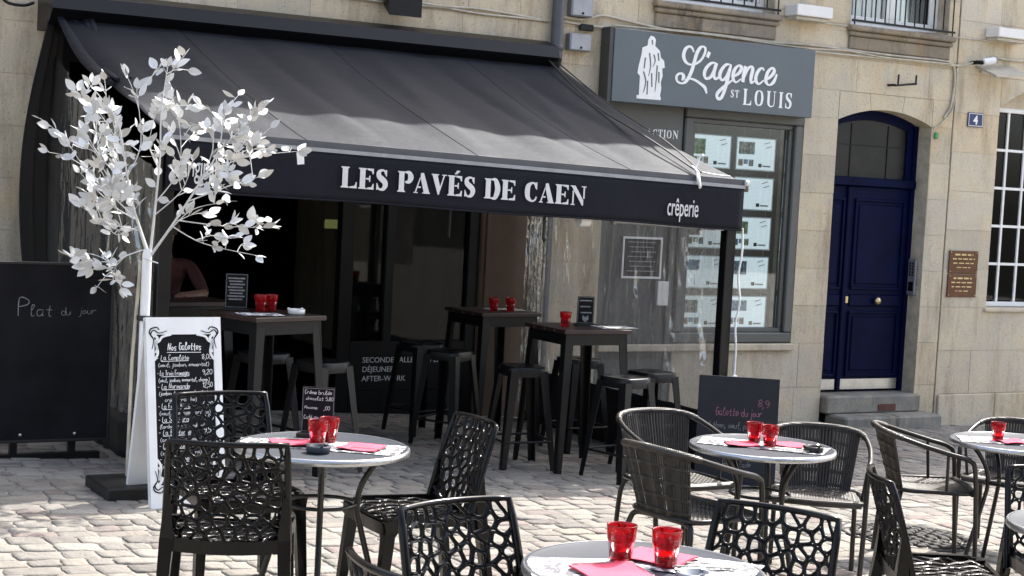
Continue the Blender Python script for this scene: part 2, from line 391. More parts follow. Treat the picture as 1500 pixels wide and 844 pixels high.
# ------------------------------------------------------------------ lettering: serif capitals (whole or stencil cut) and a chalk hand
def serif(ch, w, t, gap):
    # list of primitives in a box 1 high: ('r',x0,y0,x1,y1) ('p',pts) ('s',pts,widths); returns advance, prims
    s = .07; sf = .055
    def stem(x): return [('p', [(x-s, 0), (x+w+s, 0), (x+w+s, sf*.6), (x+w, sf*1.6), (x+w, 1-sf*1.6), (x+w+s, 1-sf*.6), (x+w+s, 1), (x-s, 1), (x-s, 1-sf*.6), (x, 1-sf*1.6), (x, sf*1.6), (x-s, sf*.6)])]
    x = s; a = x+w+gap
    if ch == 'I': return x+w+s, stem(x)
    if ch == 'L': return a+.42, stem(x)+[('p', [(a+s*.9, 0), (a+.40, 0), (a+.40, .30), (a+.36, .30), (a+.30, .12), (a+s*.9, t)])]
    if ch in 'EÉ':
        g = stem(x)+[('p', [(a+s*.9, 0), (a+.38, 0), (a+.38, .28), (a+.34, .28), (a+.28, .12), (a+s*.9, t)]), ('p', [(a+s*.9, 1), (a+.36, 1), (a+.36, .74), (a+.32, .74), (a+.26, .88), (a+s*.9, 1-t)]),
                     ('p', [(a, .5-t*.5), (a+.14, .5-t*.5), (a+.17, .36), (a+.21, .36), (a+.21, .66), (a+.17, .66), (a+.14, .5+t*.5), (a, .5+t*.5)])]
        if ch == 'É': g.append(('p', [(a-.02, 1.07), (a+.10, 1.07), (a+.26, 1.24), (a+.10, 1.26)]))
        return a+.42, g
    if ch == 'P': return a+.40, stem(x)+[('s', [(a+.02, .965), (a+.2, .95), (a+.29, .74), (a+.2, .52), (a+.02, .495)], [t, w*.75, w*1.05, w*.75, t])]
    if ch == 'R': return a+.48, stem(x)+[('s', [(a+.02, .965), (a+.2, .95), (a+.28, .75), (a+.2, .55), (a+.02, .52)], [t, w*.75, w*1.05, w*.75, t]), ('p', [(a+.05, .5), (a+.22, .5), (a+.46, .03), (a+.46, 0), (a+.26, 0)])]
    if ch == 'D': return a+.48, stem(x)+[('s', [(a+.02, .965), (a+.22, .93), (a+.34, .5), (a+.22, .07), (a+.02, .035)], [t, w*.8, w*1.1, w*.8, t])]
    if ch == 'C': return .74, [('s', [(.62, .70), (.56, .90), (.40, .96), (.20, .80), (.15, .5), (.20, .20), (.40, .04), (.56, .10), (.64, .27)], [w*.4, w*.5, t*1.2, w*.9, w*1.05, w*.9, t*1.2, w*.35, t*.8]), ('p', [(.60, 1), (.66, 1), (.66, .64), (.62, .64), (.56, .82)])]
    if ch == 'O':
        g = gap*1.2
        return .82, [('s', [(.41-g, .965), (.22, .85), (.15, .5), (.22, .15), (.41-g, .035)], [t*.9, w*.8, w, w*.8, t*.9]), ('s', [(.41+g, .965), (.60, .85), (.67, .5), (.60, .15), (.41+g, .035)], [t*.9, w*.8, w, w*.8, t*.9])]
    if ch == 'S':
        return .60, [('s', [(.46, .78), (.42, .93), (.28, .965), (.14, .86), (.15, .68), (.28, .55), (.42, .42), (.46, .25), (.38, .08), (.24, .035), (.12, .1), (.08, .24)], [t, t*1.1, t*1.4, w*.75, w*.95, w*1.1, w*1.05, w*.9, w*.7, t*1.4, t*1.1, t]),
                     ('p', [(.47, .99), (.52, .99), (.52, .68), (.485, .68), (.42, .86)]), ('p', [(.09, .01), (.04, .01), (.04, .34), (.075, .34), (.14, .14)])]
    if ch == 'A': return .80, [('p', [(.33-gap*.4, .98), (.40, 1), (.47, 1), (.77, .05), (.80, .05), (.80, 0), (.42, 0), (.42, .05), (.50, .05), (.45, .24), (.32, .74)]), ('p', [(.29, .80), (.31, .70), (.12, .05), (.20, .05), (.20, 0), (0, 0), (0, .05), (.06, .05)]), ('r', .20, .26, .40-gap*2, .26+t)]
    if ch == 'V': return .76, [('p', [(0, 1), (.36, 1), (.36, .95), (.29, .95), (.46, .30), (.40, 0), (.34, 0), (.04, .95), (0, .95)]), ('p', [(.44, .16), (.47, .28), (.66, .95), (.76, .95), (.76, 1), (.52, 1), (.52, .95), (.60, .95), (.42, .34)])]
    if ch == 'N': return .90, [('p', [(0, 1), (.26, 1), (.72, .28), (.72, 0), (.66, 0), (.14, .82), (.07, .95), (0, .95)]), ('r', .12, .05, .12+t, .74), ('p', [(.03, 0), (.26, 0), (.26, .05), (.03, .05)]), ('r', .72-t*.5+gap, .36, .72+t*.5+gap, .95), ('p', [(.60, .95), (.86, .95), (.86, 1), (.60, 1)])]
    if ch == 'T': return .70, [('p', [(.33-w/2, .95), (.33+w/2, .95), (.33+w/2, .06), (.33+w/2+s, .04), (.33+w/2+s, 0), (.33-w/2-s, 0), (.33-w/2-s, .04), (.33-w/2, .06)]), ('p', [(0, 1), (.66, 1), (.66, .70), (.62, .70), (.56, .93), (.33+w/2+gap, 1-t), (.33-w/2-gap, 1-t), (.10, .93), (.04, .70), (0, .70)])]
    if ch == 'U': return .84, [('s', [(.18, .96), (.18, .3), (.26, .1), (.42, .04), (.58, .1), (.64, .3), (.64, .96)], [w, w, w*.7, t*1.4, t*1.1, t, t]), ('r', .18-w/2-s, .95, .18+w/2+s, 1.0), ('r', .54, .95, .76, 1.0)]
    return .34, []
def serif_word(mb, text, h, x0, z0, place, w=.2, t=.06, gap=0, track=.05, dx=1.0):
    # place(x, z, d) -> 3D; returns end x
    x = x0; k = 0
    for ch in text:
        adv, pr = serif(ch, w, t, gap)
        for q in pr:
            d = .0018 + (k % 7)*.00012; k += 1
            f0 = lambda a, b, X=x: place(X+a*h*dx, z0+b*h, 0.0); f1 = lambda a, b, X=x, D=d: place(X+a*h*dx, z0+b*h, D)
            if q[0] == 'r': mb.prism([(q[1], q[2]), (q[3], q[2]), (q[3], q[4]), (q[1], q[4])], f0, f1)
            elif q[0] == 'p': mb.prism(q[1], f0, f1)
            else: ribbon(mb, q[1], q[2], f0, f1, 5)
        x += (adv+track)*h*dx
    return x
HAND = {'a': ['4 4 1 4 0 2 1 0 3 0 4 2 4 4 4 0 5 0'], 'b': ['0 8 0 0 3 0 4 2 3 4 0 3'], 'c': ['4 3 2 4 0 2 2 0 4 1'], 'd': ['4 8 4 0 1 0 0 2 1 4 4 3'], 'e': ['0 2 4 2 3 4 1 4 0 2 1 0 4 1'],
 'f': ['4 8 2 7 2 -2', '0 4 4 4'], 'g': ['4 4 1 4 0 2 1 0 4 1', '4 4 4 -2 2 -3 0 -2'], 'h': ['0 8 0 0', '0 3 3 4 4 3 4 0'], 'i': ['1 4 1 0 2 0', '1 6 1.2 6.6'], 'j': ['2 4 2 -2 0 -3', '2 6 2.2 6.6'], 'k': ['0 8 0 0', '4 4 0 2 4 0'],
 'l': ['0 3 2 7 1 8 0 6 1 0 3 0'], 'm': ['0 4 0 0', '0 3 1.5 4 2.5 3 2.5 0', '2.5 3 4 4 5 3 5 0'], 'n': ['0 4 0 0', '0 3 2 4 4 3 4 0'], 'o': ['2 4 0 2 2 0 4 2 2 4'], 'p': ['0 4 0 -3', '0 3 2 4 4 2 2 0 0 1'], 'q': ['4 4 4 -3', '4 3 2 4 0 2 2 0 4 1'],
 'r': ['0 4 0 0', '0 2 2 4 4 4'], 's': ['4 3.5 1 4 1 2.5 3 1.5 3 0 0 .3'], 't': ['2 7 2 0 4 0', '0 4 4 4'], 'u': ['0 4 0 1 2 0 4 1 4 4', '4 4 4 0'], 'v': ['0 4 2 0 4 4'], 'w': ['0 4 1 0 2 3 3 0 4 4'], 'x': ['0 4 4 0', '4 4 0 0'], 'y': ['0 4 2 1', '4 4 1 -3'], 'z': ['0 4 4 4 0 0 4 0'],
 'é': ['0 2 4 2 3 4 1 4 0 2 1 0 4 1', '2 5.5 3.5 7'], 'è': ['0 2 4 2 3 4 1 4 0 2 1 0 4 1', '3.5 5.5 2 7'], 'N': ['0 0 1 8 4 0 5 8'], 'G': ['4 7 1 8 0 4 1 0 4 1 4 4 2 4'], 'L': ['1 8 0 0 4 0'], 'C': ['4 7 1 8 0 4 1 0 4 1'], 'P': ['0 0 0 8 4 7 4 5 0 4'], 'F': ['4 8 0 8 0 0', '0 4 3 4'], 'S': ['4 7 1 8 0 6 4 2 3 0 0 1'], 'T': ['0 8 5 8', '2.5 8 2.5 0'], 'B': ['0 0 0 8 3 8 4 6 0 4 4 3 3 0 0 0'], 'M': ['0 0 1 8 3 2 5 8 6 0'],
 '0': ['2 8 0 6 0 2 2 0 4 2 4 6 2 8'], '1': ['0 6 2 8 2 0'], '2': ['0 6 2 8 4 6 0 0 4 0'], '3': ['0 8 4 8 2 5 4 3 2 0 0 1'], '4': ['3 0 3 8 0 3 4 3'], '5': ['4 8 0 8 0 5 3 5 4 2 2 0 0 1'], '7': ['0 8 4 8 1 0'], '8': ['2 4 0 6 2 8 4 6 2 4 0 2 2 0 4 2 2 4'], '9': ['4 5 2 4 0 6 2 8 4 6 4 2 2 0'],
 ',': ['1 1 0 -2'], '-': ['0 3 3 3'], '(': ['2 8 0 4 0 2 2 -2'], ')': ['0 8 2 4 2 2 0 -2'], '.': ['0 0 .5 .5'], "'": ['1 8 0 6'], '€': ['4 7 2 8 0 4 2 0 4 1', '-1 5 3 5', '-1 3 3 3'], '_': ['0 -1.5 4 -1.5']}
def hand(mb, text, x, z, h, place, w=.10, seed=0, slant=.15, fit=None):
    # fit: the width the line must fill; letters are drawn closer or wider to suit
    nat = sum(4 if c == ' ' else max([float(v) for s_ in HAND[c] for v in s_.split()[::2]])+1.4 for c in text if c == ' ' or c in HAND)*h/8
    rnd = random.Random(seed); u = h/8; k = 0; fx = min(1.0, fit/nat) if fit else 1.0
    for ch in text:
        if ch == ' ': x += 4*u*fx; continue
        g = HAND.get(ch)
        if not g: continue
        dz = rnd.uniform(-.5, .5)*u; mx = 0
        for st in g:
            q = [float(a) for a in st.split()]; pts = []
            for i in range(0, len(q), 2):
                mx = max(mx, q[i]); pts.append((x + (q[i]+q[i+1]*slant+rnd.uniform(-.25, .25))*u*fx, z + dz + (q[i+1]+rnd.uniform(-.25, .25))*u))
            d = .0008 + (k % 9)*.0001; k += 1
            ribbon(mb, pts, w*h, lambda a, b: place(a, b, 0), lambda a, b, D=d: place(a, b, D), 3)
        x += (mx+1.4)*u*fx
    return x
def text_part(body, size, name, mat, parent, mw, xs=1.0, bold=0, track=1.0):
    cu = bpy.data.curves.new(name, 'FONT'); cu.body = body; cu.size = size; cu.extrude = .0012; cu.offset = bold; cu.space_character = track; cu.resolution_u = 3
    tmp = bpy.data.objects.new('tmp', cu); COL.objects.link(tmp)
    dg = bpy.context.evaluated_depsgraph_get(); me = bpy.data.meshes.new_from_object(tmp.evaluated_get(dg)); bpy.data.objects.remove(tmp)
    for v in me.vertices: v.co.x *= xs
    me.transform(mw); me.materials.clear(); me.materials.append(MATS[mat])
    o = bpy.data.objects.new(name, me); COL.objects.link(o); o.parent = parent; return o
# ================================================================== SETTING
YW = 12.45                                  # plane of the house fronts
def ground_fn(x, y, dz=0): return (x, y, gz(x, y)+dz)
g = MB(); g.add([ground_fn(x, y, -.008) for x, y in ((-40, -40), (60, -40), (60, 14), (-40, 14))], [(0, 1, 2, 3)])
pave = g.build('pavement', 'sand_joint'); pave['kind'] = 'structure'

def proj(p):
    v = Vector(p)-CAMPOS; z = v.dot(CF)
    return (750+FPX*v.dot(CR)/z, 422-FPX*v.dot(CU)/z, z) if z > .2 else (-9e3, -9e3, z)

def stone_verts(L, D, H, rnd, n=12):
    # rounded, uneven sett: outline ring below, ring at the shoulder, ring on top, crown
    out = []
    for k in range(n):
        a = 2*PI*(k+.5)/n; c, s_ = math.cos(a), math.sin(a); q = (abs(c)**12 + abs(s_)**12)**(-1/12)
        j = 1+rnd.uniform(-.07, .045); out.append((c*q*L/2*j, s_*q*D/2*j))
    tx, ty = rnd.uniform(-.035, .035), rnd.uniform(-.035, .035); vs = []
    for sc, z in ((1.0, -.05), (1.0, H-.0065), (.965, H-.001), (.6, H+.0003)):
        for x, y in out: vs.append((x*sc, y*sc, z + (tx*x+ty*y)*(z > 0) + (rnd.uniform(-.0015, .0015) if z > 0 else 0)))
    vs.append((0, 0, H)); fs = []
    for i in range(3):
        for k in range(n): fs.append((i*n+k, i*n+(k+1) % n, (i+1)*n+(k+1) % n, (i+1)*n+k))
    for k in range(n): fs.append((3*n+k, 3*n+(k+1) % n, 4*n))
    return vs, fs
def lay_stones():
    rnd = random.Random(5); spots = []
    y = 1.0; row = 0
    while y < YW-.02:
        d = rnd.choice((.115, .13, .145, .16, .135)); d = min(d, max(.08, YW-.02-y)); x = -1.5 + rnd.uniform(0, .3)
        while x < 17.5:
            L = rnd.choice((.12, .15, .17, .19, .22, .26)); cx = x+L/2
            cy = y+d/2+.05*math.sin(cx*.7+1)*.6+.012*math.sin(cx*3.1+row)
            spots.append((cx, cy, L-.0055, d-.005, rnd.random())); x += L
        y += d; row += 1
    vis = []; rest = []
    for s in spots:
        p = proj((s[0], s[1], gz(s[0], s[1])))
        if p[2] > .2 and -90 < p[0] < 1590 and 300 < p[1] < 900:
            if math.hypot(s[0]-7.16, s[1]-7.28) < .40: continue          # room for the round grate
            vis.append((p[2] if (0 < p[0] < 1500 and p[1] < 850) else p[2]+50, s))
    vis.sort(key=lambda t: t[0])
    roty, rotx = -math.atan(GX), math.atan(GY); tilt = Matrix.Rotation(roty, 3, 'Y') @ Matrix.Rotation(rotx, 3, 'X')
    lib = {}
    for k, (q, s) in enumerate(vis):
        if k < 300:
            key = (round(s[2], 3), round(s[3], 2), int(s[4]*3))
            if key not in lib:
                vs, fs = stone_verts(key[0], key[1], .012, rnd); me = MB().add(vs, fs, True).mesh('paving_stone'); me.materials.append(MATS['cobble']); lib[key] = me
            o = bpy.data.objects.new('paving_stone', lib[key]); COL.objects.link(o); o.parent = pave
            o.location = (s[0], s[1], gz(s[0], s[1])-.012+(s[4]-.5)*.005); o.rotation_euler = (rotx, roty, (s[4]*7 % 1-.5)*.10)
    mb = MB()
    for q, s in vis[300:]:
        vs, fs = stone_verts(s[2], s[3], .012, rnd, 12); r = tilt @ rz((s[4]*7 % 1-.5)*.10); o = Vector((s[0], s[1], gz(s[0], s[1])-.012+(s[4]-.5)*.005))
        mb.add([r @ Vector(v) + o for v in vs], fs, True)
    o = mb.build('paving_stones', 'cobble', pave, fix=False); o['kind'] = 'stuff'
lay_stones()

# ------------------------------------------------------------------ houses
ub = MB().bev(-.5, .5, -.5, .5, -.5, .5, .005).mesh('stone_block')
def cells(x0, x1, z0, z1, ops):
    xs = sorted({x0, x1, *[v for o in ops for v in o[:2] if x0 < v < x1]}); zs = sorted({z0, z1, *[v for o in ops for v in o[2:] if z0 < v < z1]})
    for a, b in zip(xs, xs[1:]):
        for c, d in zip(zs, zs[1:]):
            if not any(o[0] <= (a+b)/2 <= o[1] and o[2] <= (c+d)/2 <= o[3] for o in ops): yield a, b, c, d
def front_wall(house, x0, x1, z0, ztop, zblk, ops, seed, mat, ch=.40, skip=None):
    rnd = random.Random(seed); mb = MB()
    for a, b, c, d in cells(x0, x1, z0, ztop, ops):
        if c >= zblk - 1e-6: mb.box(a, b, YW, YW+.36, c, d)
        else: mb.box(a, b, YW+.005, YW+.36, c, d)
    wall = mb.build('wall', 'mortar', house, fix=False)
    lines = sorted({z0, zblk, *[v for o in ops for v in o[2:] if z0 < v < zblk]}); zz = []
    for a, b in zip(lines, lines[1:]):
        n = max(1, round((b-a)/ch)); zz += [(a+(b-a)*i/n, a+(b-a)*(i+1)/n) for i in range(n)]
    me = ub.copy(); me.materials.append(MATS[mat])
    for a, b in zz:
        cuts = [(x0, x1)]
        for o in ops:
            if o[2] < (a+b)/2 < o[3]:
                new = []
                for p, q in cuts:
                    if o[1] <= p or o[0] >= q: new.append((p, q))
                    else:
                        if o[0] > p: new.append((p, o[0]))
                        if o[1] < q: new.append((o[1], q))
                cuts = new
        for p, q in cuts:
            x = p; first = True
            while x < q-1e-4:
                L = rnd.uniform(.45, 1.0) * (.6 if first and rnd.random() < .5 else 1); first = False
                if q-(x+L) < .28: L = q-x
                if skip is None or not skip(x, x+L, a, b):
                    o = bpy.data.objects.new('stone_block', me); COL.objects.link(o); o.parent = wall; pr = rnd.uniform(0, .004)
                    o.location = (x+L/2, YW+.05-pr, (a+b)/2); o.scale = (L-.003, .1, b-a-.003)
                x += L
    return wall
def house_shell(house, x0, x1, ztop, zr, mat='limestone'):
    mb = MB(); mb.box(x0+.01, x0+.3, YW+.36, YW+6, -1.2, ztop-.01); mb.box(x1-.3, x1-.01, YW+.36, YW+6, -1.2, ztop-.01); mb.box(x0+.01, x1-.01, YW+6, YW+6.3, -1.2, ztop-.02)
    mb.build('side_wall', mat, house)
    r = MB(); ya, yb, yr = YW-.3, YW+6.6, YW+3.2
    for a, b, c, d in (((x0, ya, ztop), (x1, ya, ztop), (x1, yr, zr), (x0, yr, zr)), ((x0, yb, ztop), (x1, yb, ztop), (x1, yr, zr), (x0, yr, zr))):
        r.add([a, b, c, d]+[(p[0], p[1], p[2]+.14) for p in (a, b, c, d)], [(0, 1, 2, 3), (7, 6, 5, 4), (0, 4, 5, 1), (1, 5, 6, 2), (2, 6, 7, 3), (3, 7, 4, 0)])
    for x in (x0+.005, x1-.305): r.prism([(YW+.05, ztop-.01), (YW+6.25, ztop-.01), (yr, zr-.02)], lambda a, b, X=x: (X, a, b), lambda a, b, X=x: (X+.3, a, b))
    r.build('roof', 'roof_slate', house)
    mb = MB(); mb.box(x0+.01, x1-.01, ya+.05, YW-.002, ztop-.22, ztop-.01); mb.build('cornice', mat, house)

# restaurant house: opening for the dark shopfront under the awning
hA = thing('stone_house', 'limestone house behind the black awning with a dark open shopfront', 'house', (0, 0, 0), 0)
OA = [(3.12, 7.42, -1.2, 2.72)]
front_wall(hA, -6, 7.50, -1.2, 6.55, 4.0, OA, 3, 'limestone', skip=lambda a, b, c, d: b < -1)
house_shell(hA, -6, 7.50, 6.55, 8.4)
# agency house
hB = thing('stone_house', 'limestone house with the grey agency shopfront, blue arched door and railed upper windows', 'house')
OB = [(8.13, 10.44, .27, 2.52), (8.13, 9.0, -.62, .27), (10.87, 12.14, -1.2, 2.80), (8.60, 9.98, 3.46, 5.3), (10.95, 12.28, 3.46, 5.3)]
wB = front_wall(hB, 7.50, 12.425, -1.2, 7.35, 4.2, OB, 11, 'limestone')
house_shell(hB, 7.50, 12.425, 7.35, 9.2)
# house with the white window
hC = thing('stone_house', 'pale limestone house with a white many-paned arched window', 'house')
OC = [(13.10, 14.55, .645, 3.10)]
wC = front_wall(hC, 12.445, 20, -1.2, 8.35, 4.2, OC, 23, 'limestone_pale', ch=.44, skip=lambda a, b, c, d: a > 16.5)
house_shell(hC, 12.445, 20, 8.35, 10)

def arch_piece(parent, x0, x1, zs, rise, ztop, mat, n=10, parts=3, depth=.32, y=YW):
    # flat-topped stones with a segmental arch cut from below, in a few voussoirs
    xm = (x0+x1)/2; hw = (x1-x0)/2
    def az(x): return zs + rise*(1-((x-xm)/hw)**2)
    for k in range(parts):
        a = x0+(x1-x0)*k/parts+.0025; b = x0+(x1-x0)*(k+1)/parts-.0025
        ta = a + (a-xm)*.12 if 0 < k else a; tb = b + (b-xm)*.12 if k < parts-1 else b
        pts = [(a+(b-a)*i/n, az(a+(b-a)*i/n)) for i in range(n+1)] + [(tb, ztop), (ta, ztop)]
        MB().prism(pts, lambda p, q: (p, y-.002, q), lambda p, q: (p, y+depth, q)).build('arch_stone', mat, parent)
arch_piece(wB, 10.872, 12.138, 2.515, .13, 2.797, 'limestone')
arch_piece(wC, 13.102, 14.548, 2.79, .24, 3.097, 'limestone_pale')

# --- blue double door
YD = YW+.20
door = MB()
xm, hw = 11.505, .635
door.box(10.87, 12.14, YD+.05, YD+.09, -.26, 2.70)
dr = door.build('door', 'blue_paint', hB); dr['label'] = 'navy blue panelled double door with unequal leaves under an arched light'
def dpanel(x0, x1, z0, z1):
    f = MB(); m = .028
    for a, b, c, d in ((x0, x1, z0, z0+m), (x0, x1, z1-m, z1), (x0, x0+m, z0+m, z1-m), (x1-m, x1, z0+m, z1-m)): f.bev(a, b, YD-.022, YD, c, d, .006)
    f.bev(x0+.06, x1-.06, YD-.012, YD+.003, z0+.06, z1-.06, .008)
    f.build('door_panel', 'blue_paint', dr)
lf = MB(); lf.bev(10.93, 11.245, YD, YD+.05, -.245, 1.86, .004); lf.build('door_leaf', 'blue_paint', dr)
lf = MB(); lf.bev(11.252, 12.08, YD, YD+.05, -.245, 1.86, .004); lf.build('door_leaf', 'blue_paint', dr)
for a, b in ((10.965, 11.205), (11.34, 12.03)):
    dpanel(a, b, .80, 1.74); dpanel(a, b, -.10, .58)
    MB().bev(a, b, YD-.018, YD, .63, .75, .008).build('door_rail', 'blue_paint', dr)
MB().bev(11.225, 11.275, YD-.03, YD-.001, -.245, 1.86, .008).build('door_stile', 'blue_paint', dr)
MB().bev(10.875, 12.135, YD-.045, YD+.045, 1.865, 1.955, .01).build('transom_bar', 'blue_paint', dr)
for a, b in ((10.872, 10.926), (12.084, 12.138)): MB().box(a, b, YD-.02, YD+.049, -.26, 2.52).build('door_frame', 'blue_paint', dr)
fan = MB(); n = 14                                   # arched frame of the fanlight
def az(x, o=0): return 2.515-o + .13*(1-((x-xm)/hw)**2)
fan.prism([(10.93+1.15*i/n, az(10.93+1.15*i/n)+.01) for i in range(n+1)] + [(12.08-1.15*i/n, az(12.08-1.15*i/n)-.10) for i in range(n+1)], lambda a, b: (a, YD-.005, b), lambda a, b: (a, YD+.049, b))
fan.box(10.93, 11.0, YD-.004, YD+.048, 1.958, 2.46); fan.box(12.0, 12.08, YD-.004, YD+.048, 1.958, 2.46); fan.build('fanlight_frame', 'blue_paint', dr)
MB().box(11.0, 12.0, YD+.02, YD+.03, 1.957, 2.56).build('fanlight_pane', 'dark_glass_paint', dr)
for x in (11.25, 11.75): MB().box(x-.006, x+.006, YD+.012, YD+.019, 1.957, 2.5).build('glazing_bar', 'shopfront_black', dr)
MB().box(11.0, 12.0, YD+.013, YD+.0185, 2.28, 2.29).build('glazing_bar', 'shopfront_black', dr)
for a, b in ((10.95, 11.215), (11.29, 12.065)): MB().bev(a, b, YD-.008, YD-.001, -.235, -.125, .002).build('kick_plate', 'steel', dr)
kn = MB(); r = [(0.001, -.075), (.03, -.07), (.042, -.05), (.036, -.03), (.016, -.02), (.016, 0), (.045, .0), (.045, .008)]
kn.add([(11.69+rr*math.cos(a*PI/8), YD-.008+yy, .69+rr*math.sin(a*PI/8)) for rr, yy in r for a in range(16)], [(i*16+k, i*16+(k+1) % 16, (i+1)*16+(k+1) % 16, (i+1)*16+k) for i in range(len(r)-1) for k in range(16)], True); kn.build('door_knob', 'brass', dr)
MB().bev(11.29, 11.325, YD-.012, YD-.001, .66, .73, .003).build('keyhole_plate', 'brass', dr)
# steps
st = MB(); st.bev(10.88, 12.15, YW-.10, YD+.09, -.44, -.262, .015); st.build('doorstep', 'step_stone', hB)
for a, b in ((10.93, 11.62), (11.625, 12.24)): MB().bev(a, b, YW-.34, YW-.005, -.72, -.442, .02).build('doorstep', 'step_stone', hB)
MB().bev(11.56, 11.80, YW-.108, YW-.10, -.42, -.35, .003).build('step_vent', 'rust_red', hB)  # reddish-brown vent plate on the front of the upper step

# --- agency shopfront: grey door with panel over it, window, ledge
sf = MB()
def fr(mb, x0, x1, z0, z1, w, y0, y1, b=.006):
    mb.bev(x0, x1, y0, y1, z0, z0+w, b); mb.bev(x0, x1, y0, y1, z1-w, z1, b); mb.bev(x0, x0+w, y0+.001, y1-.001, z0+w, z1-w, b); mb.bev(x1-w, x1, y0+.001, y1-.001, z0+w, z1-w, b)
adoor = MB(); adoor.box(8.135, 9.0, YW+.06, YW+.10, -.62, 2.515); ad = adoor.build('agency_door', 'grey_paint', hB); ad['label'] = 'grey painted agency entrance door with a lettered panel above'
f = MB(); fr(f, 8.135, 8.995, -.60, 2.05, .07, YW+.02, YW+.062); f.build('door_frame', 'grey_paint', ad)
MB().bev(8.135, 8.995, YW+.015, YW+.061, 2.06, 2.51, .006).build('fascia_panel', 'grey_paint', ad)
MB().box(8.22, 8.91, YW+.05, YW+.058, .12, 1.95).build('door_panel', 'sign_side', ad)
pl = lambda x, z, d: (x, YW+.0145-d, z)
for wd_, lx, lz in (('TRANSACTION', 8.245, 2.20), ('LOCATION', 8.34, 2.075)):
    tx = MB(); serif_word(tx, wd_, .078, lx, lz, pl, .17, .05, 0, .10, 1.0); tx.build('lettering', 'sign_white', ad, fix=False)['kind'] = 'stuff'
win = MB(); fr(win, 9.005, 10.435, .275, 2.515, .10, YW-.01, YW+.12, .012); wn_ = win.build('shop_window', 'grey_paint', hB)
f2 = MB(); fr(f2, 9.106, 10.334, .376, 2.414, .045, YW+.03, YW+.11, .006); f2.build('inner_frame', 'grey_paint', wn_)
MB().box(9.152, 10.288, YW+.07, YW+.076, .422, 2.368).build('pane', 'window_glass', wn_)
MB().box(9.01, 10.43, YW+.34, YW+.36, .30, 2.50).build('display_backing', 'sign_side', wn_)
MB().bev(8.135, 10.46, YW-.05, YW-.004, .20, .268, .01).build('window_ledge', 'limestone_pale', hB)

# --- upper windows with railings and weathered sills
def upper_window(x0, x1, z0, z1):
    m = MB(); y = YW+.16; fr(m, x0+.002, x1-.002, z0+.002, z1, .05, y, y+.06)
    w = m.build('window', 'white_paint', hB); xm = (x0+x1)/2
    for a, b in ((x0+.053, xm-.004), (xm+.004, x1-.053)):
        c = MB(); fr(c, a, b, z0+.055, z1-.055, .065, y+.008, y+.052); 
        for zz in (z0+.62, z0+1.2): c.box(a+.066, b-.066, y+.012, y+.048, zz, zz+.03)
        c.build('casement', 'white_paint', w); MB().box(a+.066, b-.066, y+.028, y+.032, z0+.12, z1-.12).build('pane', 'window_glass', w)
    cu = MB(); cu.grid(lambda u, v: (x0+.06+(x1-x0-.12)*u, y+.13+.02*math.sin(u*60), z0+.06+(z1-z0-.12)*v), 80, 1); cu.build('net_curtain', 'curtain_white', w)
    s = MB(); s.bev(x0-.05, x1+.05, YW-.085, YW+.10, z0-.06, z0-.004, .012); s.bev(x0-.04, x1+.04, YW-.055, YW-.004, z0-.11, z0-.062, .012); s.bev(x0-.02, x1+.02, YW-.03, YW-.004, z0-.24, z0-.112, .01); s.build('sill', 'sill_stone', w)
    r = MB(); r.bev(x0-.03, x1+.03, YW-.075, YW-.045, z0+.03, z0+.05, .003); rl = r.build('railing', 'black_metal', w); MB().bev(x0-.03, x1+.03, YW-.08, YW-.04, z0+.90, z0+.93, .003).build('handrail', 'black_metal', rl)
    k = 10
    for i in range(k+1):
        x = x0+(x1-x0)*i/k; MB().tube([(x, YW-.06, z0+.035 if 0 < i < k else z0-.01), (x, YW-.06, z0+.915)], .0075, 6).build('baluster', 'black_metal', rl)
upper_window(8.60, 9.98, 3.46, 5.3); upper_window(10.95, 12.28, 3.46, 5.3)

# --- white many-paned window
m = MB(); y = YW+.15; fr(m, 13.102, 14.548, .648, 2.80, .05, y, y+.06); ww = m.build('window', 'white_paint', hC); nx, nz = 5, 5
n = 14; m = MB(); m.prism([(13.102+1.446*i/n, 2.795+.24*(1-((i/n-.5)*2)**2)+.02) for i in range(n+1)] + [(14.548, 2.75), (13.102, 2.75)], lambda a, b: (a, y+.008, b), lambda a, b: (a, y+.055, b)); m.build('window_head', 'limestone_pale', ww)
for i in range(1, nx): x = 13.15+1.35*i/nx; MB().box(x-.014, x+.014, y+.008, y+.05, .70, 2.755).build('glazing_bar', 'white_paint', ww)
for j in range(1, nz): z = .70+2.055*j/nz; MB().box(13.152, 14.498, y+.011, y+.047, z-.014, z+.014).build('glazing_bar', 'white_paint', ww)
for i in range(nx):
    for j in range(nz):
        MB().box(13.166+1.35*i/nx-.002, 13.15+1.35*(i+1)/nx-.016+.002, y+.026, y+.032, .70+2.055*j/nz+.012, .70+2.055*(j+1)/nz-.012).build('pane', 'dark_pane', ww)
MB().bev(13.06, 14.60, YW-.04, YW+.14, .60, .643, .01).build('sill', 'limestone_pale', ww)
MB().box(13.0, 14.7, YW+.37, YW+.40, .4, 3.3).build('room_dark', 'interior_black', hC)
# plinth band of the right house, a little proud
for a, b in ((12.47, 13.3), (13.305, 14.4), (14.405, 15.6)): MB().bev(a, b, YW-.035, YW-.006, -1.1, -.28, .01).build('plinth_stone', 'limestone_pale', hC)

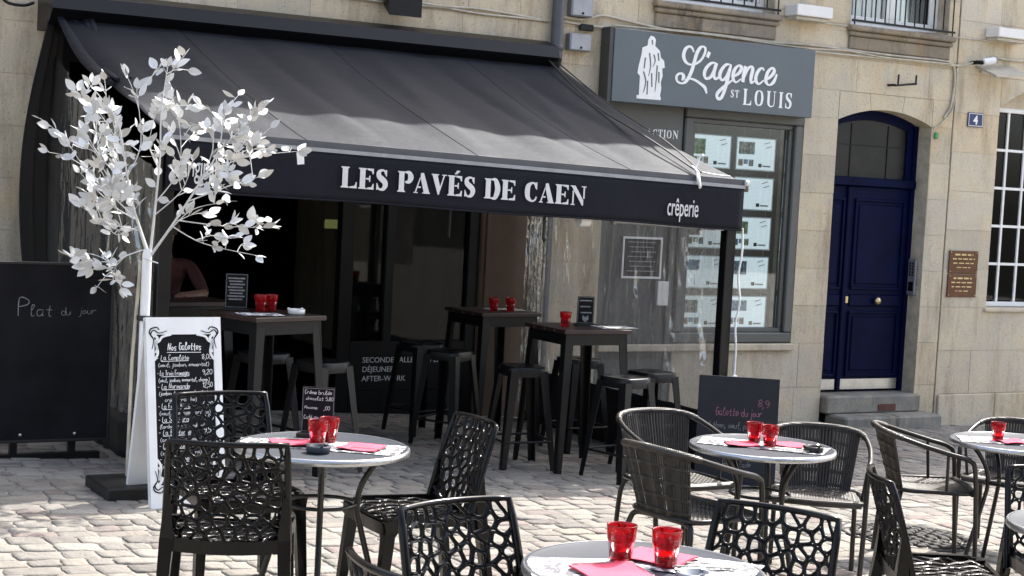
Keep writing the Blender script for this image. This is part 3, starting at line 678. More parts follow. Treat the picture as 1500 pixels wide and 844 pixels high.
# --- dark restaurant interior and shopfront
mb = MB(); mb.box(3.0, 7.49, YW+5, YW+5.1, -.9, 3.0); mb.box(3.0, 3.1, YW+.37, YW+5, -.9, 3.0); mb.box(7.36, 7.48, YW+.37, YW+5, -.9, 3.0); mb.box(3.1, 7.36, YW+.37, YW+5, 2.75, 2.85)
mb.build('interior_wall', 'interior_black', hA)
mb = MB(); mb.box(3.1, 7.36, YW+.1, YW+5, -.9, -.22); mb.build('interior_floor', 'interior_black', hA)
fr_ = MB()
for a, b in ((3.125, 3.24), (5.56, 5.68), (5.98, 6.06), (6.78, 6.88)): fr_.bev(a, b, YW+.03, YW+.14, -.6, 2.715, .006)
fr_.bev(3.241, 6.779, YW+.035, YW+.135, 2.45, 2.715, .006); fr_.bev(5.681, 6.779, YW+.036, YW+.134, -.6, -.12, .006)
sfo = fr_.build('shopfront', 'shopfront_black', hA)
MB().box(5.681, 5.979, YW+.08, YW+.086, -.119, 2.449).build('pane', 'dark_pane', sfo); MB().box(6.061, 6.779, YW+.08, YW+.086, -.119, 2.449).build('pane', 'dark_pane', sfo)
MB().bev(6.881, 7.418, YW-.01, YW+.2, -.7, 2.716, .01).build('pilaster', 'brown_render', hA)
MB().bev(6.92, 6.955, YW-.03, YW-.011, -.6, 2.70, .004).build('conduit', 'brown_render', hA)
lt = sfo
text_part('SECONDE SALLE  CRÊPERIE', .066, 'lettering', 'white_print', lt, Matrix.Translation((5.80, YW+.028, .115)) @ Matrix.Rotation(PI/2, 4, 'X'), 1.0)
text_part('DÉJEUNER', .066, 'lettering', 'white_print', lt, Matrix.Translation((5.80, YW+.028, .035)) @ Matrix.Rotation(PI/2, 4, 'X'), 1.0)
text_part('AFTER-WORK', .066, 'lettering', 'white_print', lt, Matrix.Translation((5.80, YW+.028, -.045)) @ Matrix.Rotation(PI/2, 4, 'X'), 1.0)
MB().box(5.681, 6.779, YW+.029, YW+.034, -.12, .30).build('kick_panel', 'shopfront_black', sfo)
o = MB().bev(5.74, 5.97, YW+.8, YW+.83, 1.22, 1.30, .004).build('exit_sign', 'lit_sign'); tag(o, 'small yellow-green lit sign hanging inside behind the restaurant glass', 'sign')
# ================================================================== THINGS ON THE HOUSE FRONTS
YS = 12.28; SX, SZ = 8.05, 2.492
sg = thing('shop_sign', 'long grey box sign with white script lettering and statue emblem above the agency', 'sign', (SX, YS, SZ))
MB().bev(0, 2.335, 0, YW-YS-.012, 0, .655, .004).build('sign_box', 'sign_grey', sg)
MB().bev(-.045, -.002, .01, YW-YS-.012, -.01, .665, .004).build('end_cap', 'sign_side', sg)
L2 = {'L1': [(0.881, 0.513), (0.856, 0.552), (0.82, 0.559), (0.781, 0.529), (0.766, 0.473), (0.787, 0.423), (0.839, 0.396), (0.91, 0.408), (0.97, 0.451), (1.006, 0.516), (1.008, 0.558), (0.98, 0.573), (0.946, 0.556), (0.913, 0.502), (0.891, 0.424), (0.869, 0.347), (0.841, 0.283), (0.808, 0.236), (0.764, 0.216), (0.713, 0.229), (0.697, 0.266), (0.718, 0.298), (0.758, 0.304), (0.778, 0.278), (0.762, 0.243)],
 'L2': [(0.793, 0.252), (0.847, 0.266), (0.91, 0.257), (0.984, 0.224), (1.03, 0.193), (1.051, 0.143)],
 'ap': [(1.061, 0.53), (1.035, 0.478)],
 'a1': [(1.143, 0.434), (1.089, 0.429), (1.037, 0.385), (1.013, 0.329), (1.034, 0.282), (1.088, 0.301), (1.129, 0.371), (1.147, 0.434)], 'a2': [(1.147, 0.434), (1.123, 0.342), (1.141, 0.286), (1.196, 0.315)],
 'g1': [(1.309, 0.433), (1.261, 0.429), (1.215, 0.385), (1.191, 0.326), (1.216, 0.282), (1.263, 0.305), (1.3, 0.377), (1.314, 0.436)], 'g2': [(1.314, 0.436), (1.291, 0.319), (1.262, 0.202), (1.224, 0.116), (1.181, 0.11), (1.175, 0.152), (1.238, 0.214), (1.349, 0.295)],
 'e1': [(1.348, 0.321), (1.413, 0.36), (1.442, 0.411), (1.408, 0.432), (1.361, 0.39), (1.346, 0.316), (1.383, 0.273), (1.441, 0.309)],
 'n1': [(1.49, 0.433), (1.473, 0.362), (1.464, 0.281)], 'n2': [(1.466, 0.297), (1.503, 0.391), (1.549, 0.433), (1.575, 0.412), (1.559, 0.333), (1.566, 0.283), (1.61, 0.308)],
 'c1': [(1.711, 0.409), (1.692, 0.432), (1.65, 0.409), (1.619, 0.353), (1.622, 0.302), (1.659, 0.279), (1.713, 0.317)],
 'e2': [(1.731, 0.318), (1.797, 0.36), (1.835, 0.415), (1.804, 0.441), (1.755, 0.393), (1.738, 0.314), (1.78, 0.277), (1.834, 0.312), (1.867, 0.388)]}
tx = MB()
for i, (k, p) in enumerate(L2.items()):
    w = []                                             # broad on the down strokes, fine on the hair lines
    for j in range(len(p)):
        a, b = p[max(j-1, 0)], p[min(j+1, len(p)-1)]; dx, dz = b[0]-a[0], b[1]-a[1]; s_ = abs(dz)/max(1e-6, math.hypot(dx, dz)); w.append(.016+.022*s_*(1 if dz < 0 or k[0] != 'L' else .5))
    if len(p) > 5: w[0] *= .6; w[-1] *= .5
    ribbon(tx, p, w, lambda a, b: (a, 0, b), lambda a, b, t, D=.002+i*.0003: (a, -D-.004*t, b), 6, rise=True)
tx.build('script_lettering', 'sign_white', sg, fix=False)
pl = lambda x, z, d: (x, -d, z)
for wd_, wh_, wx, wz, wt_ in (('ST', .072, 1.333, .130, .12), ('LOUIS', .152, 1.484, .070, .17)):
    for lt_ in wd_: tx = MB(); wx = serif_word(tx, lt_, wh_, wx, wz, pl, .18, .055, 0, wt_, 1.0); tx.build('serif_letter', 'sign_white', sg, fix=False)
em = MB()
em.prism([(0.294, 0.063), (0.294, 0.247), (0.265, 0.273), (0.275, 0.343), (0.298, 0.442), (0.304, 0.505), (0.36, 0.528), (0.363, 0.579), (0.388, 0.619), (0.427, 0.612), (0.447, 0.586), (0.443, 0.53), (0.497, 0.492), (0.514, 0.43), (0.55, 0.405), (0.563, 0.343), (0.535, 0.334), (0.544, 0.264), (0.528, 0.207), (0.537, 0.151), (0.524, 0.059)], lambda a, b: (a, 0, b), lambda a, b: (a, -.002, b))
em.prism([(0.268, 0.073), (0.536, 0.076), (0.538, 0.045), (0.27, 0.042)], lambda a, b: (a, 0, b), lambda a, b: (a, -.003, b)); e = em.build('statue_emblem', 'sign_white', sg)
dk = MB()
for i, p in enumerate([[(0.405, 0.583), (0.414, 0.541)], [(0.384, 0.462), (0.404, 0.352), (0.387, 0.253)], [(0.432, 0.452), (0.451, 0.397), (0.43, 0.34)], [(0.477, 0.357), (0.475, 0.231), (0.468, 0.119)], [(0.38, 0.211), (0.382, 0.085)], [(0.342, 0.417), (0.334, 0.319)], [(0.42, 0.283), (0.431, 0.158)], [(0.479, 0.47), (0.493, 0.401)], [(.33, .29), (.36, .2), (.34, .1)], [(.50, .3), (.505, .2)]]):
    ribbon(dk, p, [.014, .012, .006][:len(p)], lambda a, b: (a, -.001, b), lambda a, b, D=.0036+i*.0001: (a, -D, b), 4)
dk.build('emblem_shading', 'sign_grey', e, fix=False)

# listing sheets hung in the agency window: two columns of five
PH = ['listing_photo_green', 'listing_photo', 'listing_photo_brick', 'listing_photo_sky', 'listing_photo', 'listing_photo', 'listing_photo_brick', 'listing_photo_green', 'listing_photo_blue', 'listing_photo_sky']
ROWN = ['top', 'second', 'third', 'fourth', 'bottom']
rnd = random.Random(8)
for ci, xa in enumerate((9.20, 9.75)):
    for r in range(5):
        z0 = 1.965-.388*r; wd, ht = .465, .30
        t = thing('listing_sheet', f'pale blue property listing sheet, {ROWN[r]} of the column {"nearer the blue door" if ci else "nearer the awning"}', 'listing sheet', (xa, YW+.15, z0), 0, 'property sheets in the agency window')
        MB().bev(0, wd, 0, .008, 0, ht, .002).build('sheet', 'listing_paper', t)
        f = MB(); fr(f, -.012, wd+.012, -.012, ht+.012, .012, -.002, .010, .001); f.build('holder_frame', 'paper', t)
        pw, ph_ = rnd.uniform(.13, .2), rnd.uniform(.10, .15); px_ = rnd.choice((.02, .02, .03)); MB().box(px_, px_+pw, -.003, -.0005, .265-ph_, .265).build('photograph', PH[(r+5*ci) % 10], t)
        if r in (0, 2, 4):
            for k in range(3): MB().box(.02+.065*k, .075+.065*k, -.0028, -.0006, .03+.02*(k % 2), .095).build('photograph', PH[(r*3+k+ci*2) % 10], t)
        MB().box(.27, .31, -.0028, -.0006, .025, .06).build('logo', 'chalkboard', t); MB().box(.32, .42, -.0028, -.0006, .03, .045).build('caption', 'zinc', t)
        tx = MB()
        for k in range(2): ribbon(tx, [(.33+.02*k, .255-.04*k), (.40+.02*k, .275-.04*k)], .007, lambda a, b: (a, -.0006, b), lambda a, b: (a, -.0029, b), 2)
        tx.build('price', 'sign_grey', t, fix=False)['kind'] = 'stuff'
    c = MB()
    for dx in (.08, .40): c.tube([(xa+dx, YW+.156, .36), (xa+dx, YW+.156, 2.40)], .002, 5)
    tag(c.build('hanging_cable', 'steel'), 'thin steel hanging cable pair carrying the listing sheets ' + ('nearer the blue door' if ci else 'nearer the awning'), 'cable')

# framed notice and letter box on the agency door
t = thing('framed_notice', 'black notice in a white frame on the grey agency door', 'notice', (8.40, YW+.04, .88))
MB().box(.02, .43, 0, .008, .02, .37).build('backing', 'chalkboard', t); f = MB(); fr(f, 0, .45, 0, .39, .02, -.01, .009, .002); f.build('frame', 'white_paint', t)
tx = MB()
for i in range(7): ribbon(tx, [(.06+.02*(i % 3), .34-.045*i), (.38-.03*(i % 2), .34-.045*i)], .010, lambda a, b: (a, 0, b), lambda a, b: (a, -.002, b), 1, False)
tx.build('lettering', 'chalk_dim', t, fix=False)
o = MB().bev(8.80, 8.93, YW+.0, YW+.05, .63, .86, .006).build('letter_box', 'ceramic_white'); tag(o, 'small white letter box fixed to the grey agency door', 'letter box')

# house number
t = thing('house_number', 'blue enamel house number plate with a white figure four', 'number plate', (12.63, YW-.02, 2.555))
MB().bev(0, .22, 0, .012, 0, .15, .003).build('plate', 'plate_blue', t); f = MB(); fr(f, .008, .212, .008, .142, .007, -.002, .001, .0005); f.build('border', 'white_paint', t)
text_part('4', .125, 'figure', 'sign_white', t, Matrix.Translation((.075, -.002, .031)) @ Matrix.Rotation(PI/2, 4, 'X'), 1.0, .004)
# two bronze plaques
for k, (z0, lab) in enumerate(((1.005, 'upper bronze name plaque beside the white paned window'), (.755, 'lower bronze name plaque beside the white paned window'))):
    t = thing('name_plaque', lab, 'plaque', (12.50, YW-.02, z0), 0, 'bronze plaques by the window')
    MB().bev(0, .42, 0, .014, 0, .242, .004).build('plate', 'bronze', t)
    tx = MB(); rr = random.Random(k)
    for i, (hh, ww_) in enumerate(((.025, .26), (.018, .32), (.016, .30), (.012, .2))):
        x = .21-ww_/2
        while x < .21+ww_/2:
            L = rr.uniform(.03, .08); ribbon(tx, [(x, .20-.045*i), (min(x+L, .21+ww_/2), .20-.045*i)], hh*.7, lambda a, b: (a, 0, b), lambda a, b: (a, -.0015, b), 1, False); x += L+.02
    tx.build('engraving', 'brass', t, fix=False)['kind'] = 'stuff'
    for sx in (.02, .40):
        for sz in (.02, .222): MB().lathe([(.007, 0), (.005, .006), (.0005, .007)], 8).build('screw', 'brass', t).matrix_local = Matrix.Translation((sx, -.0005, sz)) @ Matrix.Rotation(PI/2, 4, 'X')
# intercom on the door jamb
t = thing('intercom', 'narrow steel entry keypad on the stone jamb of the blue door', 'intercom', (12.125, YW+.06, .76))
MB().bev(-.02, .006, 0, .11, 0, .38, .004).build('case', 'zinc', t)
for j in range(5):
    for i in range(2): MB().bev(-.026, -.0205, .025+.04*i, .05+.04*i, .20+.03*j, .222+.03*j, .002).build('button', 'black_metal', t)
MB().bev(-.024, -.0205, .02, .09, .04, .14, .001).build('nameplate', 'black_metal', t)
# iron bracket
t = MB(); t.tube([(11.50, YW+.02, 2.90), (11.50, YW-.10, 2.90)], .014, 6); t.tube([(11.50, YW-.10, 2.895), (11.79, YW-.10, 2.935)], .013, 6); t.tube([(11.54, YW-.10, 2.90), (11.545, YW-.10, 3.01)], .010, 6); t.tube([(11.78, YW-.10, 2.93), (11.785, YW-.10, 3.02)], .010, 6); t.tube([(11.78, YW-.10, 2.93), (11.78, YW+.02, 2.93)], .012, 6)
tag(t.build('wall_bracket', 'black_metal'), 'black wrought iron bracket with two upright prongs above the blue door', 'bracket')
# shaded wall light and camera on the right house
t = thing('wall_light', 'cream angled sheet hood of a wall light above the house number', 'light', (12.70, YW, 3.10))
MB().add([(0, -.004, .10), (.50, -.004, .13), (.48, -.36, .02), (-.06, -.36, -.02), (0, -.004, .075), (.50, -.004, .105), (.48, -.36, .0), (-.06, -.36, -.04)], [(0, 1, 2, 3), (7, 6, 5, 4), (0, 4, 5, 1), (1, 5, 6, 2), (2, 6, 7, 3), (3, 7, 4, 0)]).build('hood', 'cable_beige', t)
MB().bev(.08, .34, -.12, -.004, .02, .07, .01).build('fixture', 'white_paint', t)
t = thing('security_camera', 'small white cylinder camera on a black clamp beside the cable run', 'camera', (12.62, YW, 3.22))
MB().tube([(0, -.02, 0), (0, -.10, .0), (.05, -.16, .0)], .022, 8).build('clamp', 'black_metal', t)
MB().tube([(.03, -.15, .0), (.17, -.17, .03)], .04, 12).build('body', 'white_paint', t); MB().tube([(.171, -.17, .03), (.19, -.174, .034)], .032, 12).build('lens_cap', 'zinc', t)
# long cream boxes
for x0, x1, z0, z1, lab in ((10.10, 10.55, 3.46, 3.57, 'cream flat housing on the wall between the two railed windows'), (12.80, 13.28, 3.50, 3.60, 'cream flat housing above the security camera')):
    t = thing('wall_housing', lab, 'housing', (x0, YW, z0)); MB().bev(0, x1-x0, -.20, -.006, 0, z1-z0, .008).build('cover', 'ceramic_white', t); MB().bev(.02, x1-x0-.02, -.17, -.007, -.035, -.002, .004).build('base', 'cable_beige', t)
o = MB().bev(12.17, 12.22, YW-.03, YW-.006, 2.40, 2.465, .008).build('green_tag', 'green_plastic'); tag(o, 'small green plastic box at the end of the cable by the door arch', 'tag')
# grey junction boxes
for z0, h, lab in ((3.22, .30, 'upper grey metal junction box beside the drainpipe'), (2.915, .155, 'lower grey metal junction box beside the drainpipe')):
    t = thing('junction_box', lab, 'junction box', (7.63, YW, z0), 0, 'junction boxes by the drainpipe'); MB().bev(0, .225, -.09, -.006, 0, h, .008).build('case', 'zinc', t); MB().bev(.008, .217, -.098, -.0905, .008, h-.008, .003).build('lid', 'zinc', t)
    MB().lathe([(.012, 0), (.010, .008), (.0005, .009)], 8).build('screw', 'black_metal', t).matrix_local = Matrix.Translation((.115, -.098, .03)) @ Matrix.Rotation(PI/2, 4, 'X')
o = MB().bev(7.76, 7.90, YW-.05, YW-.006, 3.105, 3.165, .006).build('cable_clamp', 'black_metal'); tag(o, 'small dark clamp under the cables beside the drainpipe', 'clamp')
# drainpipe
t = thing('drainpipe', 'dark grey drainpipe where the restaurant house meets the agency house', 'drainpipe', (7.50, YW-.075, 0))
MB().tube([(0, 0, -.7), (0, 0, 6.2)], .055, 14).build('pipe', 'pipe_paint', t)
for z in (.4, 2.90, 4.8): MB().lathe([(.0555, z), (.066, z+.005), (.066, z+.05), (.0555, z+.055)], 14).build('collar', 'pipe_paint', t); 
MB().bev(-.09, .09, .03, .07, 2.91, 2.94, .004).build('pipe_clip', 'pipe_paint', t)
# cables along the front
def cable(pts, r, mat, lab, name='cable'):
    P = smooth_path(pts, 8); tag(MB().tube(P, r, 6).build(name, mat), lab, 'cable')
rnd = random.Random(4)
def run(x0, x1, z0, z1, y=-.016, wob=.012, n=9): return [(x0+(x1-x0)*i/n, YW+y+rnd.uniform(-.006, .0), z0+(z1-z0)*i/n+rnd.uniform(-wob, wob)) for i in range(n+1)]
cable(run(4.2, 7.43, 3.245, 3.165), .012, 'cable_beige', 'upper beige cable along the wall over the awning')
cable(run(4.2, 7.43, 3.19, 3.15), .011, 'cable_beige', 'lower beige cable along the wall over the awning')
cable([(7.56, YW-.02, 3.21), (7.8, YW-.03, 3.205), (8.0, YW-.03, 3.26), (8.3, YW-.02, 3.235), (8.7, YW-.03, 3.20)]+run(8.9, 12.2, 3.205, 3.21)+[(12.36, YW-.02, 3.17), (12.40, YW-.02, 3.0), (12.37, YW-.02, 2.75), (12.28, YW-.02, 2.62)], .013, 'cable_beige', 'thick beige cable over the sign dropping beside the door arch')
cable([(7.56, YW-.02, 3.17), (7.9, YW-.03, 3.155)]+run(8.2, 12.2, 3.155, 3.155, -.03)+[(12.5, YW-.03, 3.18), (12.6, YW-.06, 3.22)], .012, 'cable_beige', 'beige cable just above the sign running to the camera')
cable(run(8.1, 12.3, 3.185, 3.18, -.045), .009, 'cable_beige', 'thin beige cable between the two thick ones over the sign')
cable([(12.42, YW-.02, 3.15), (12.42, YW-.025, 2.95), (12.39, YW-.02, 2.72), (12.25, YW-.02, 2.56), (12.15, YW-.02, 2.50)], .009, 'cable_beige', 'thin looped cable ending at the green box by the arch')
cable([(7.585, YW-.015, 3.30), (7.59, YW-.012, 3.0), (7.575, YW-.012, 2.85), (7.60, YW-.012, 2.74), (7.66, YW-.02, 2.68)], .008, 'cable_black', 'black cable hanging beside the drainpipe')
cable(run(10.02, 13.0, 3.44, 3.47), .008, 'cable_beige', 'thin cable along the wall under the railed windows')
cable(run(12.9, 16, 3.30, 3.27, -.02)+[(16.3, YW-.02, 3.27)], .013, 'cable_beige', 'beige cable on the pale house above the arched window')
tag(MB().bev(7.65, 7.70, YW-.045, YW-.006, 2.60, 2.69, .008).build('cable_end', 'ceramic_white'), 'small white plug on the black cable end above the awning edge', 'plug')
# floodlight above the awning
t = thing('floodlight', 'black floodlight on the wall above the awning', 'floodlight', (5.93, YW, 3.14))
MB().add([(-.13, -.06, 0), (.13, -.06, 0), (.15, -.22, -.10), (-.15, -.22, -.10), (-.13, -.06, .2), (.13, -.06, .2), (.15, -.22, .16), (-.15, -.22, .16)], [(0, 1, 2, 3), (7, 6, 5, 4), (0, 4, 5, 1), (1, 5, 6, 2), (2, 6, 7, 3), (3, 7, 4, 0)]).build('housing', 'black_metal', t)
MB().bev(-.05, .05, -.06, -.006, .02, .12, .006).build('mount', 'black_metal', t); MB().bev(-.18, -.135, -.16, -.06, .02, .08, .01).build('sensor', 'zinc', t)
o = MB().tube(smooth_path([(2.70, YW+.02, 2.90), (2.74, YW-.06, 2.84), (2.85, YW-.08, 2.83), (2.93, YW-.05, 2.86)], 6), .012, 6).build('wall_hook', 'black_metal'); tag(o, 'curved black iron hook on the wall at the awning end', 'hook')

# ================================================================== AWNING
AX0, AX1 = 3.02, 7.34; YB, YF = 12.22, 9.42
def zf(x): return 1.885 - .025*(x-3.05)                # front bar, following the street
aw = thing('awning', 'large black folding arm awning with a lettered valance over the restaurant terrace', 'awning', (0, 0, 0))
cs = MB(); n = 14; ax = [(12.45-.012, 2.90), (12.20, 2.955), (12.02, 2.90), (11.98, 2.80), (12.10, 2.70), (12.44, 2.66)]
cs.prism(ax, lambda a, b: (AX0-.05, a, b), lambda a, b: (7.30, a, b)); cs.build('cassette', 'black_metal', aw)
MB().prism([(12.43, 2.66), (12.05, 2.72), (12.0, 2.80), (12.05, 2.70), (12.3, 2.52), (12.43, 2.50)], lambda a, b: (7.24, a, b), lambda a, b: (7.335, a, b)).build('end_bracket', 'black_metal', aw)
rnd = random.Random(2)
seam = [AX0, 3.95, 5.17, 6.40, AX1]
def fab(u, v):
    x = AX0+(AX1-AX0)*u; y = YB-.06+(YF-YB+.06)*v; zb = 2.765; z = zb + (zf(x)+.02-zb)*v
    z -= .055*math.sin(PI*v)*(1+.25*math.sin(u*9+1)) ; z += .016*math.sin(u*34+v*3)*v*(1-v)*3 + sum(a*math.exp(-((u-uc-sl_*(v-.5))/wd)**2)*math.sin(PI*v) for a, uc, sl_, wd in ((-.012, .35, .03, .012), (.012, .55, -.05, .015), (-.014, .72, .06, .012), (.014, .83, -.08, .014), (-.016, .9, .12, .016), (.012, .2, .05, .012))) + .006*math.sin(u*71-v*4)*math.sin(PI*v)
    if u < .10: k = 1-u/.10; z -= .10*k*k*math.sin(PI*min(1, v*1.3))*(1 if v < .8 else 0); x += .10*k*k*math.sin(PI*min(1, v*1.2)) if v < .83 else 0
    return (x, y, z)
f = MB(); f.grid(fab, 120, 40); o = f.build('canopy', 'awning_fabric', aw)
md = o.modifiers.new('t', 'SOLIDIFY'); md.thickness = .004
for sx in seam[1:-1]:
    u = (sx-AX0)/(AX1-AX0); MB().tube([Vector(fab(u, v/24))+Vector((0, 0, .004)) for v in range(25)], .006, 5, flat=.5).build('seam', 'valance_fabric', aw)
fd = MB()                                               # slack folds where the cloth bunches at the left end
for k, (r0, dx, zz) in enumerate(((.035, .02, 0), (.045, .09, -.03), (.03, .17, .0), (.03, .25, .01))):
    pts = [(AX0+dx+.05*math.sin(t*2.4+k), YB-.10-t*1.25, 2.78-t*.52-.10*math.sin(t*PI)+zz) for t in [i/10 for i in range(11)]]
    fd.tube(pts, [r0*(.5+math.sin(PI*(i+.5)/11)) for i in range(11)], 8, flat=.6)
fd.build('cloth_fold', 'awning_fabric', aw)
def bx_s(mb, x0, x1, y0, y1, dz0, dz1): mb.add([(x, y, zf(x)+d) for d in (dz0, dz1) for y in (y0, y1) for x in (x0, x1)], [(0, 2, 3, 1), (4, 5, 7, 6), (0, 1, 5, 4), (2, 6, 7, 3), (0, 4, 6, 2), (1, 3, 7, 5)])
b = MB(); bx_s(b, AX0-.01, AX1+.01, YF-.04, YF+.06, -.035, .035); b.build('front_bar', 'pipe_paint', aw)
b = MB(); bx_s(b, AX0-.005, AX1+.005, YF-.052, YF-.0405, -.030, -.006); b.build('bar_trim', 'zinc', aw)
MB().tube([(AX1+.005, YF-.05, zf(AX1)+.012), (AX1+.03, YF-.05, zf(AX1)+.012)], .022, 10).build('end_cap', 'ceramic_white', aw)
def val(u, v):
    x = AX0+(AX1-AX0)*u; return (x, YF-.046 + .004*math.sin(u*23)*v + .010*v*math.sin(u*7), zf(x)-.034-.295*v - .004*math.sin(u*15)*v)
v_ = MB(); v_.grid(val, 90, 8); vo = v_.build('valance', 'valance_fabric', aw); md = vo.modifiers.new('t', 'SOLIDIFY'); md.thickness = .003; md.offset = 0
h_ = MB(); h_.tube([Vector(val(i/60, 1))+Vector((0, 0, 0)) for i in range(61)], .007, 6); h_.build('hem', 'valance_fabric', vo)
tilt = math.atan(-.025)
def vpl(x, z, d): return (x, YF-.064-d, zf(x)-.034-.295+z)
tx = MB(); xe = serif_word(tx, 'LES PAVÉS DE CAEN', .132, 4.142, .088, vpl, .25, .075, .028, .052, 1.0)
SCALE_X = (5.975-4.142)/(xe-.05*.132-4.142)
wx = 4.142
for wd_ in ('LES', 'PAVÉS', 'DE', 'CAEN'):
    for lt_ in wd_: tx = MB(); wx = serif_word(tx, lt_, .132, wx, .088, vpl, .25, .075, .028, .052, SCALE_X); tx.build('stencil_letter', 'white_print', vo, fix=False)
    wx += (.34+.052)*.132*SCALE_X
def flat_text(body, size, x, z, xs, bold): text_part(body, size, 'lettering', 'white_print', vo, Matrix.Translation((x, YF-.063, zf(x)-.329+z)) @ Matrix.Rotation(-tilt*0+math.atan(.025), 4, 'Y') @ Matrix.Rotation(PI/2, 4, 'X'), xs, bold, .98)
flat_text('crêperie', .185, 6.652, .068, .45, .0006); flat_text('original', .185, 3.10, .085, .43, .0006)
# folding arms under the canopy
for sx, d in ((3.7, 1), (6.7, -1)):
    MB().tube([(sx, 12.1, 2.60), (sx+d*.75, 10.9, 2.12), (sx+d*.05, YF+.03, zf(sx)-.0)], .028, 8).build('folding_arm', 'black_metal', aw)
# corner posts
def post(x, y, lab, w=.085):
    t = thing('awning_post', lab, 'post', (x, y, gz(x, y))); h = zf(x)-.04-gz(x, y)
    MB().bev(-w/2, w/2, -w/2, w/2, .012, h, .006).build('shaft', 'black_metal', t); MB().bev(-.10, .10, -.10, .10, 0, .012, .003).build('base_plate', 'black_metal', t); return t
post(7.31, YF+.07, 'square black awning post behind the slate chalkboard'); post(3.06, YF+.07, 'square black awning post behind the white artificial tree')
# white tie cord on the right post and corner knot
P = [(7.375, YF-.01+.006*math.sin(i*1.3), 1.46-.062*i) for i in range(19)]; P = [(p[0]+.010*math.sin(i*.9), p[1], p[2]) for i, p in enumerate(P)]
t = MB().tube(smooth_path(P, 4), .008, 6); t.tube(smooth_path([(P[-1][0]-.03, P[-1][1], P[-1][2]), (P[-1][0], P[-1][1]-.02, P[-1][2]-.02), (P[-1][0]+.03, P[-1][1], P[-1][2]+.01), (P[-1][0], P[-1][1]-.01, P[-1][2]+.03)], 4, True), .011, 6)
tag(t.build('white_rope', 'white_paint'), 'white cord hanging down the awning post to a knot above the chalkboard', 'rope')
kx = 6.93; t = MB(); t.tube(smooth_path([(kx, YF-.06, zf(kx)-.05), (kx-.02, YF-.075, zf(kx)), (kx, YF-.02, zf(kx)+.06), (kx+.04, YF+.1, zf(kx)+.10), (kx+.02, YF+.02, zf(kx)+.07), (kx-.03, YF-.07, zf(kx)+.02), (kx-.01, YF-.075, zf(kx)-.04)], 5), .011, 6); t.tube(smooth_path([(kx+.03, YF+.05, zf(kx)+.08), (kx+.06, YF+.05, zf(kx)+.16), (kx+.07, YF+.02, zf(kx)+.19)], 4), .008, 6); t.tube(smooth_path([(kx+.04, YF+.06, zf(kx)+.07), (kx+.2, YF+.03, zf(kx)+.05), (AX1-.1, YF, zf(kx)+.045)], 4), .006, 6)
tag(t.build('knotted_rope', 'white_paint'), 'white cord knotted round the awning front bar near its corner', 'rope')
t = MB(); t.tube(smooth_path([(6.96, YF, zf(7)+.06), (7.0, YF+.7, zf(7)+.30), (7.10, YF+1.7, zf(7)+.60), (7.22, YB-.15, 2.80)], 6), .014, 6, flat=.4); t.tube(smooth_path([(6.98, YF, zf(7)+.065), (7.12, YF+.7, zf(7)+.31), (7.25, YF+1.7, zf(7)+.61), (7.30, YB-.15, 2.79)], 6), .010, 6, flat=.4)
tag(t.build('canopy_strap', 'black_drape'), 'pair of black straps over the canopy end towards the agency sign', 'strap')
# rolled fitting and rail under the valance at the right end
t = thing('curtain_rail', 'grey rail with white hooks under the valance beside the plastic curtain', 'rail', (0, 0, 0))
MB().tube([(6.25, YF+.03, 1.475), (7.15, YF+.03, 1.452)], .017, 8).build('tube', 'zinc', t); MB().tube(smooth_path([(7.15, YF+.03, 1.452), (7.24, YF+.03, 1.455), (7.26, YF+.03, 1.50)], 4), .015, 8).build('elbow', 'white_paint', t)
for x in (6.27, 7.02): MB().tube([(x-.012, YF+.03, 1.475-.026*(x-6.25)), (x+.012, YF+.03, 1.475-.026*(x-6.25))], .026, 10).build('bracket', 'zinc', t)
MB().tube([(5.98, YF+.03, 1.47), (6.06, YF+.03, 1.47)], .045, 12).build('spool', 'ceramic_white', t)
o = MB().tube([(5.72, YF+.05, 1.50), (5.715, YF+.05, 1.34), (5.73, YF+.05, 1.32)], [.010, .010, .016], 6).build('pull_strap', 'black_drape'); tag(o, 'black pull strap hanging below the valance between lettering and plastic curtain', 'strap')
o = MB().tube([(5.28, YF+.6, 1.56), (5.275, YF+.6, 1.30)], .009, 6).build('pull_strap', 'black_drape'); tag(o, 'black pull strap hanging before the restaurant glass', 'strap')
# clear plastic side curtains with black hems
def curtain(x, y0, y1, ztop, zband, lab, seed, edge=True):
    t = thing('side_curtain', lab, 'curtain', (0, 0, 0)); ph = seed
    def w(y, z): return x + .016*math.sin(y*5+ph+z*.7) + .004*math.sin(y*15+z*1.2+ph) + .004*math.sin(z*6+y*3) + sum(a*math.exp(-((y-yc-s*(z-.8))/wd)**2) for a, yc, s, wd in ((.022, 9.75, .16, .035), (.018, 9.95, -.22, .03), (-.02, 10.25, .12, .05), (.02, 10.6, .05, .03), (.016, 11.05, -.06, .04), (-.018, 11.5, .03, .03), (.02, 11.85, .0, .03), (.02, 9.85, .5, .03)))
    c = MB(); c.grid(lambda u, v: (w(y0+(y1-y0)*u, zband+(ztop-zband)*v), y0+(y1-y0)*u, zband+(ztop+.34*(y0+(y1-y0)*u-YF)*.95-zband)*v), 180, 40); c.build('plastic_sheet', 'clear_plastic', t)
    b = MB(); b.grid(lambda u, v: (w(y0+(y1-y0)*u, zband)-.002, y0+(y1-y0)*u, gz(x, y0)-.02+.03*u*0+(zband+.004-gz(x, y0)+.02)*v), 60, 4); o = b.build('hem_band', 'black_drape', t); md = o.modifiers.new('s', 'SOLIDIFY'); md.thickness = .004
    return t
t = curtain(7.30, YF+.13, 12.30, 1.50, .08, 'clear plastic side curtain with a black hem between terrace and agency', 1.0)
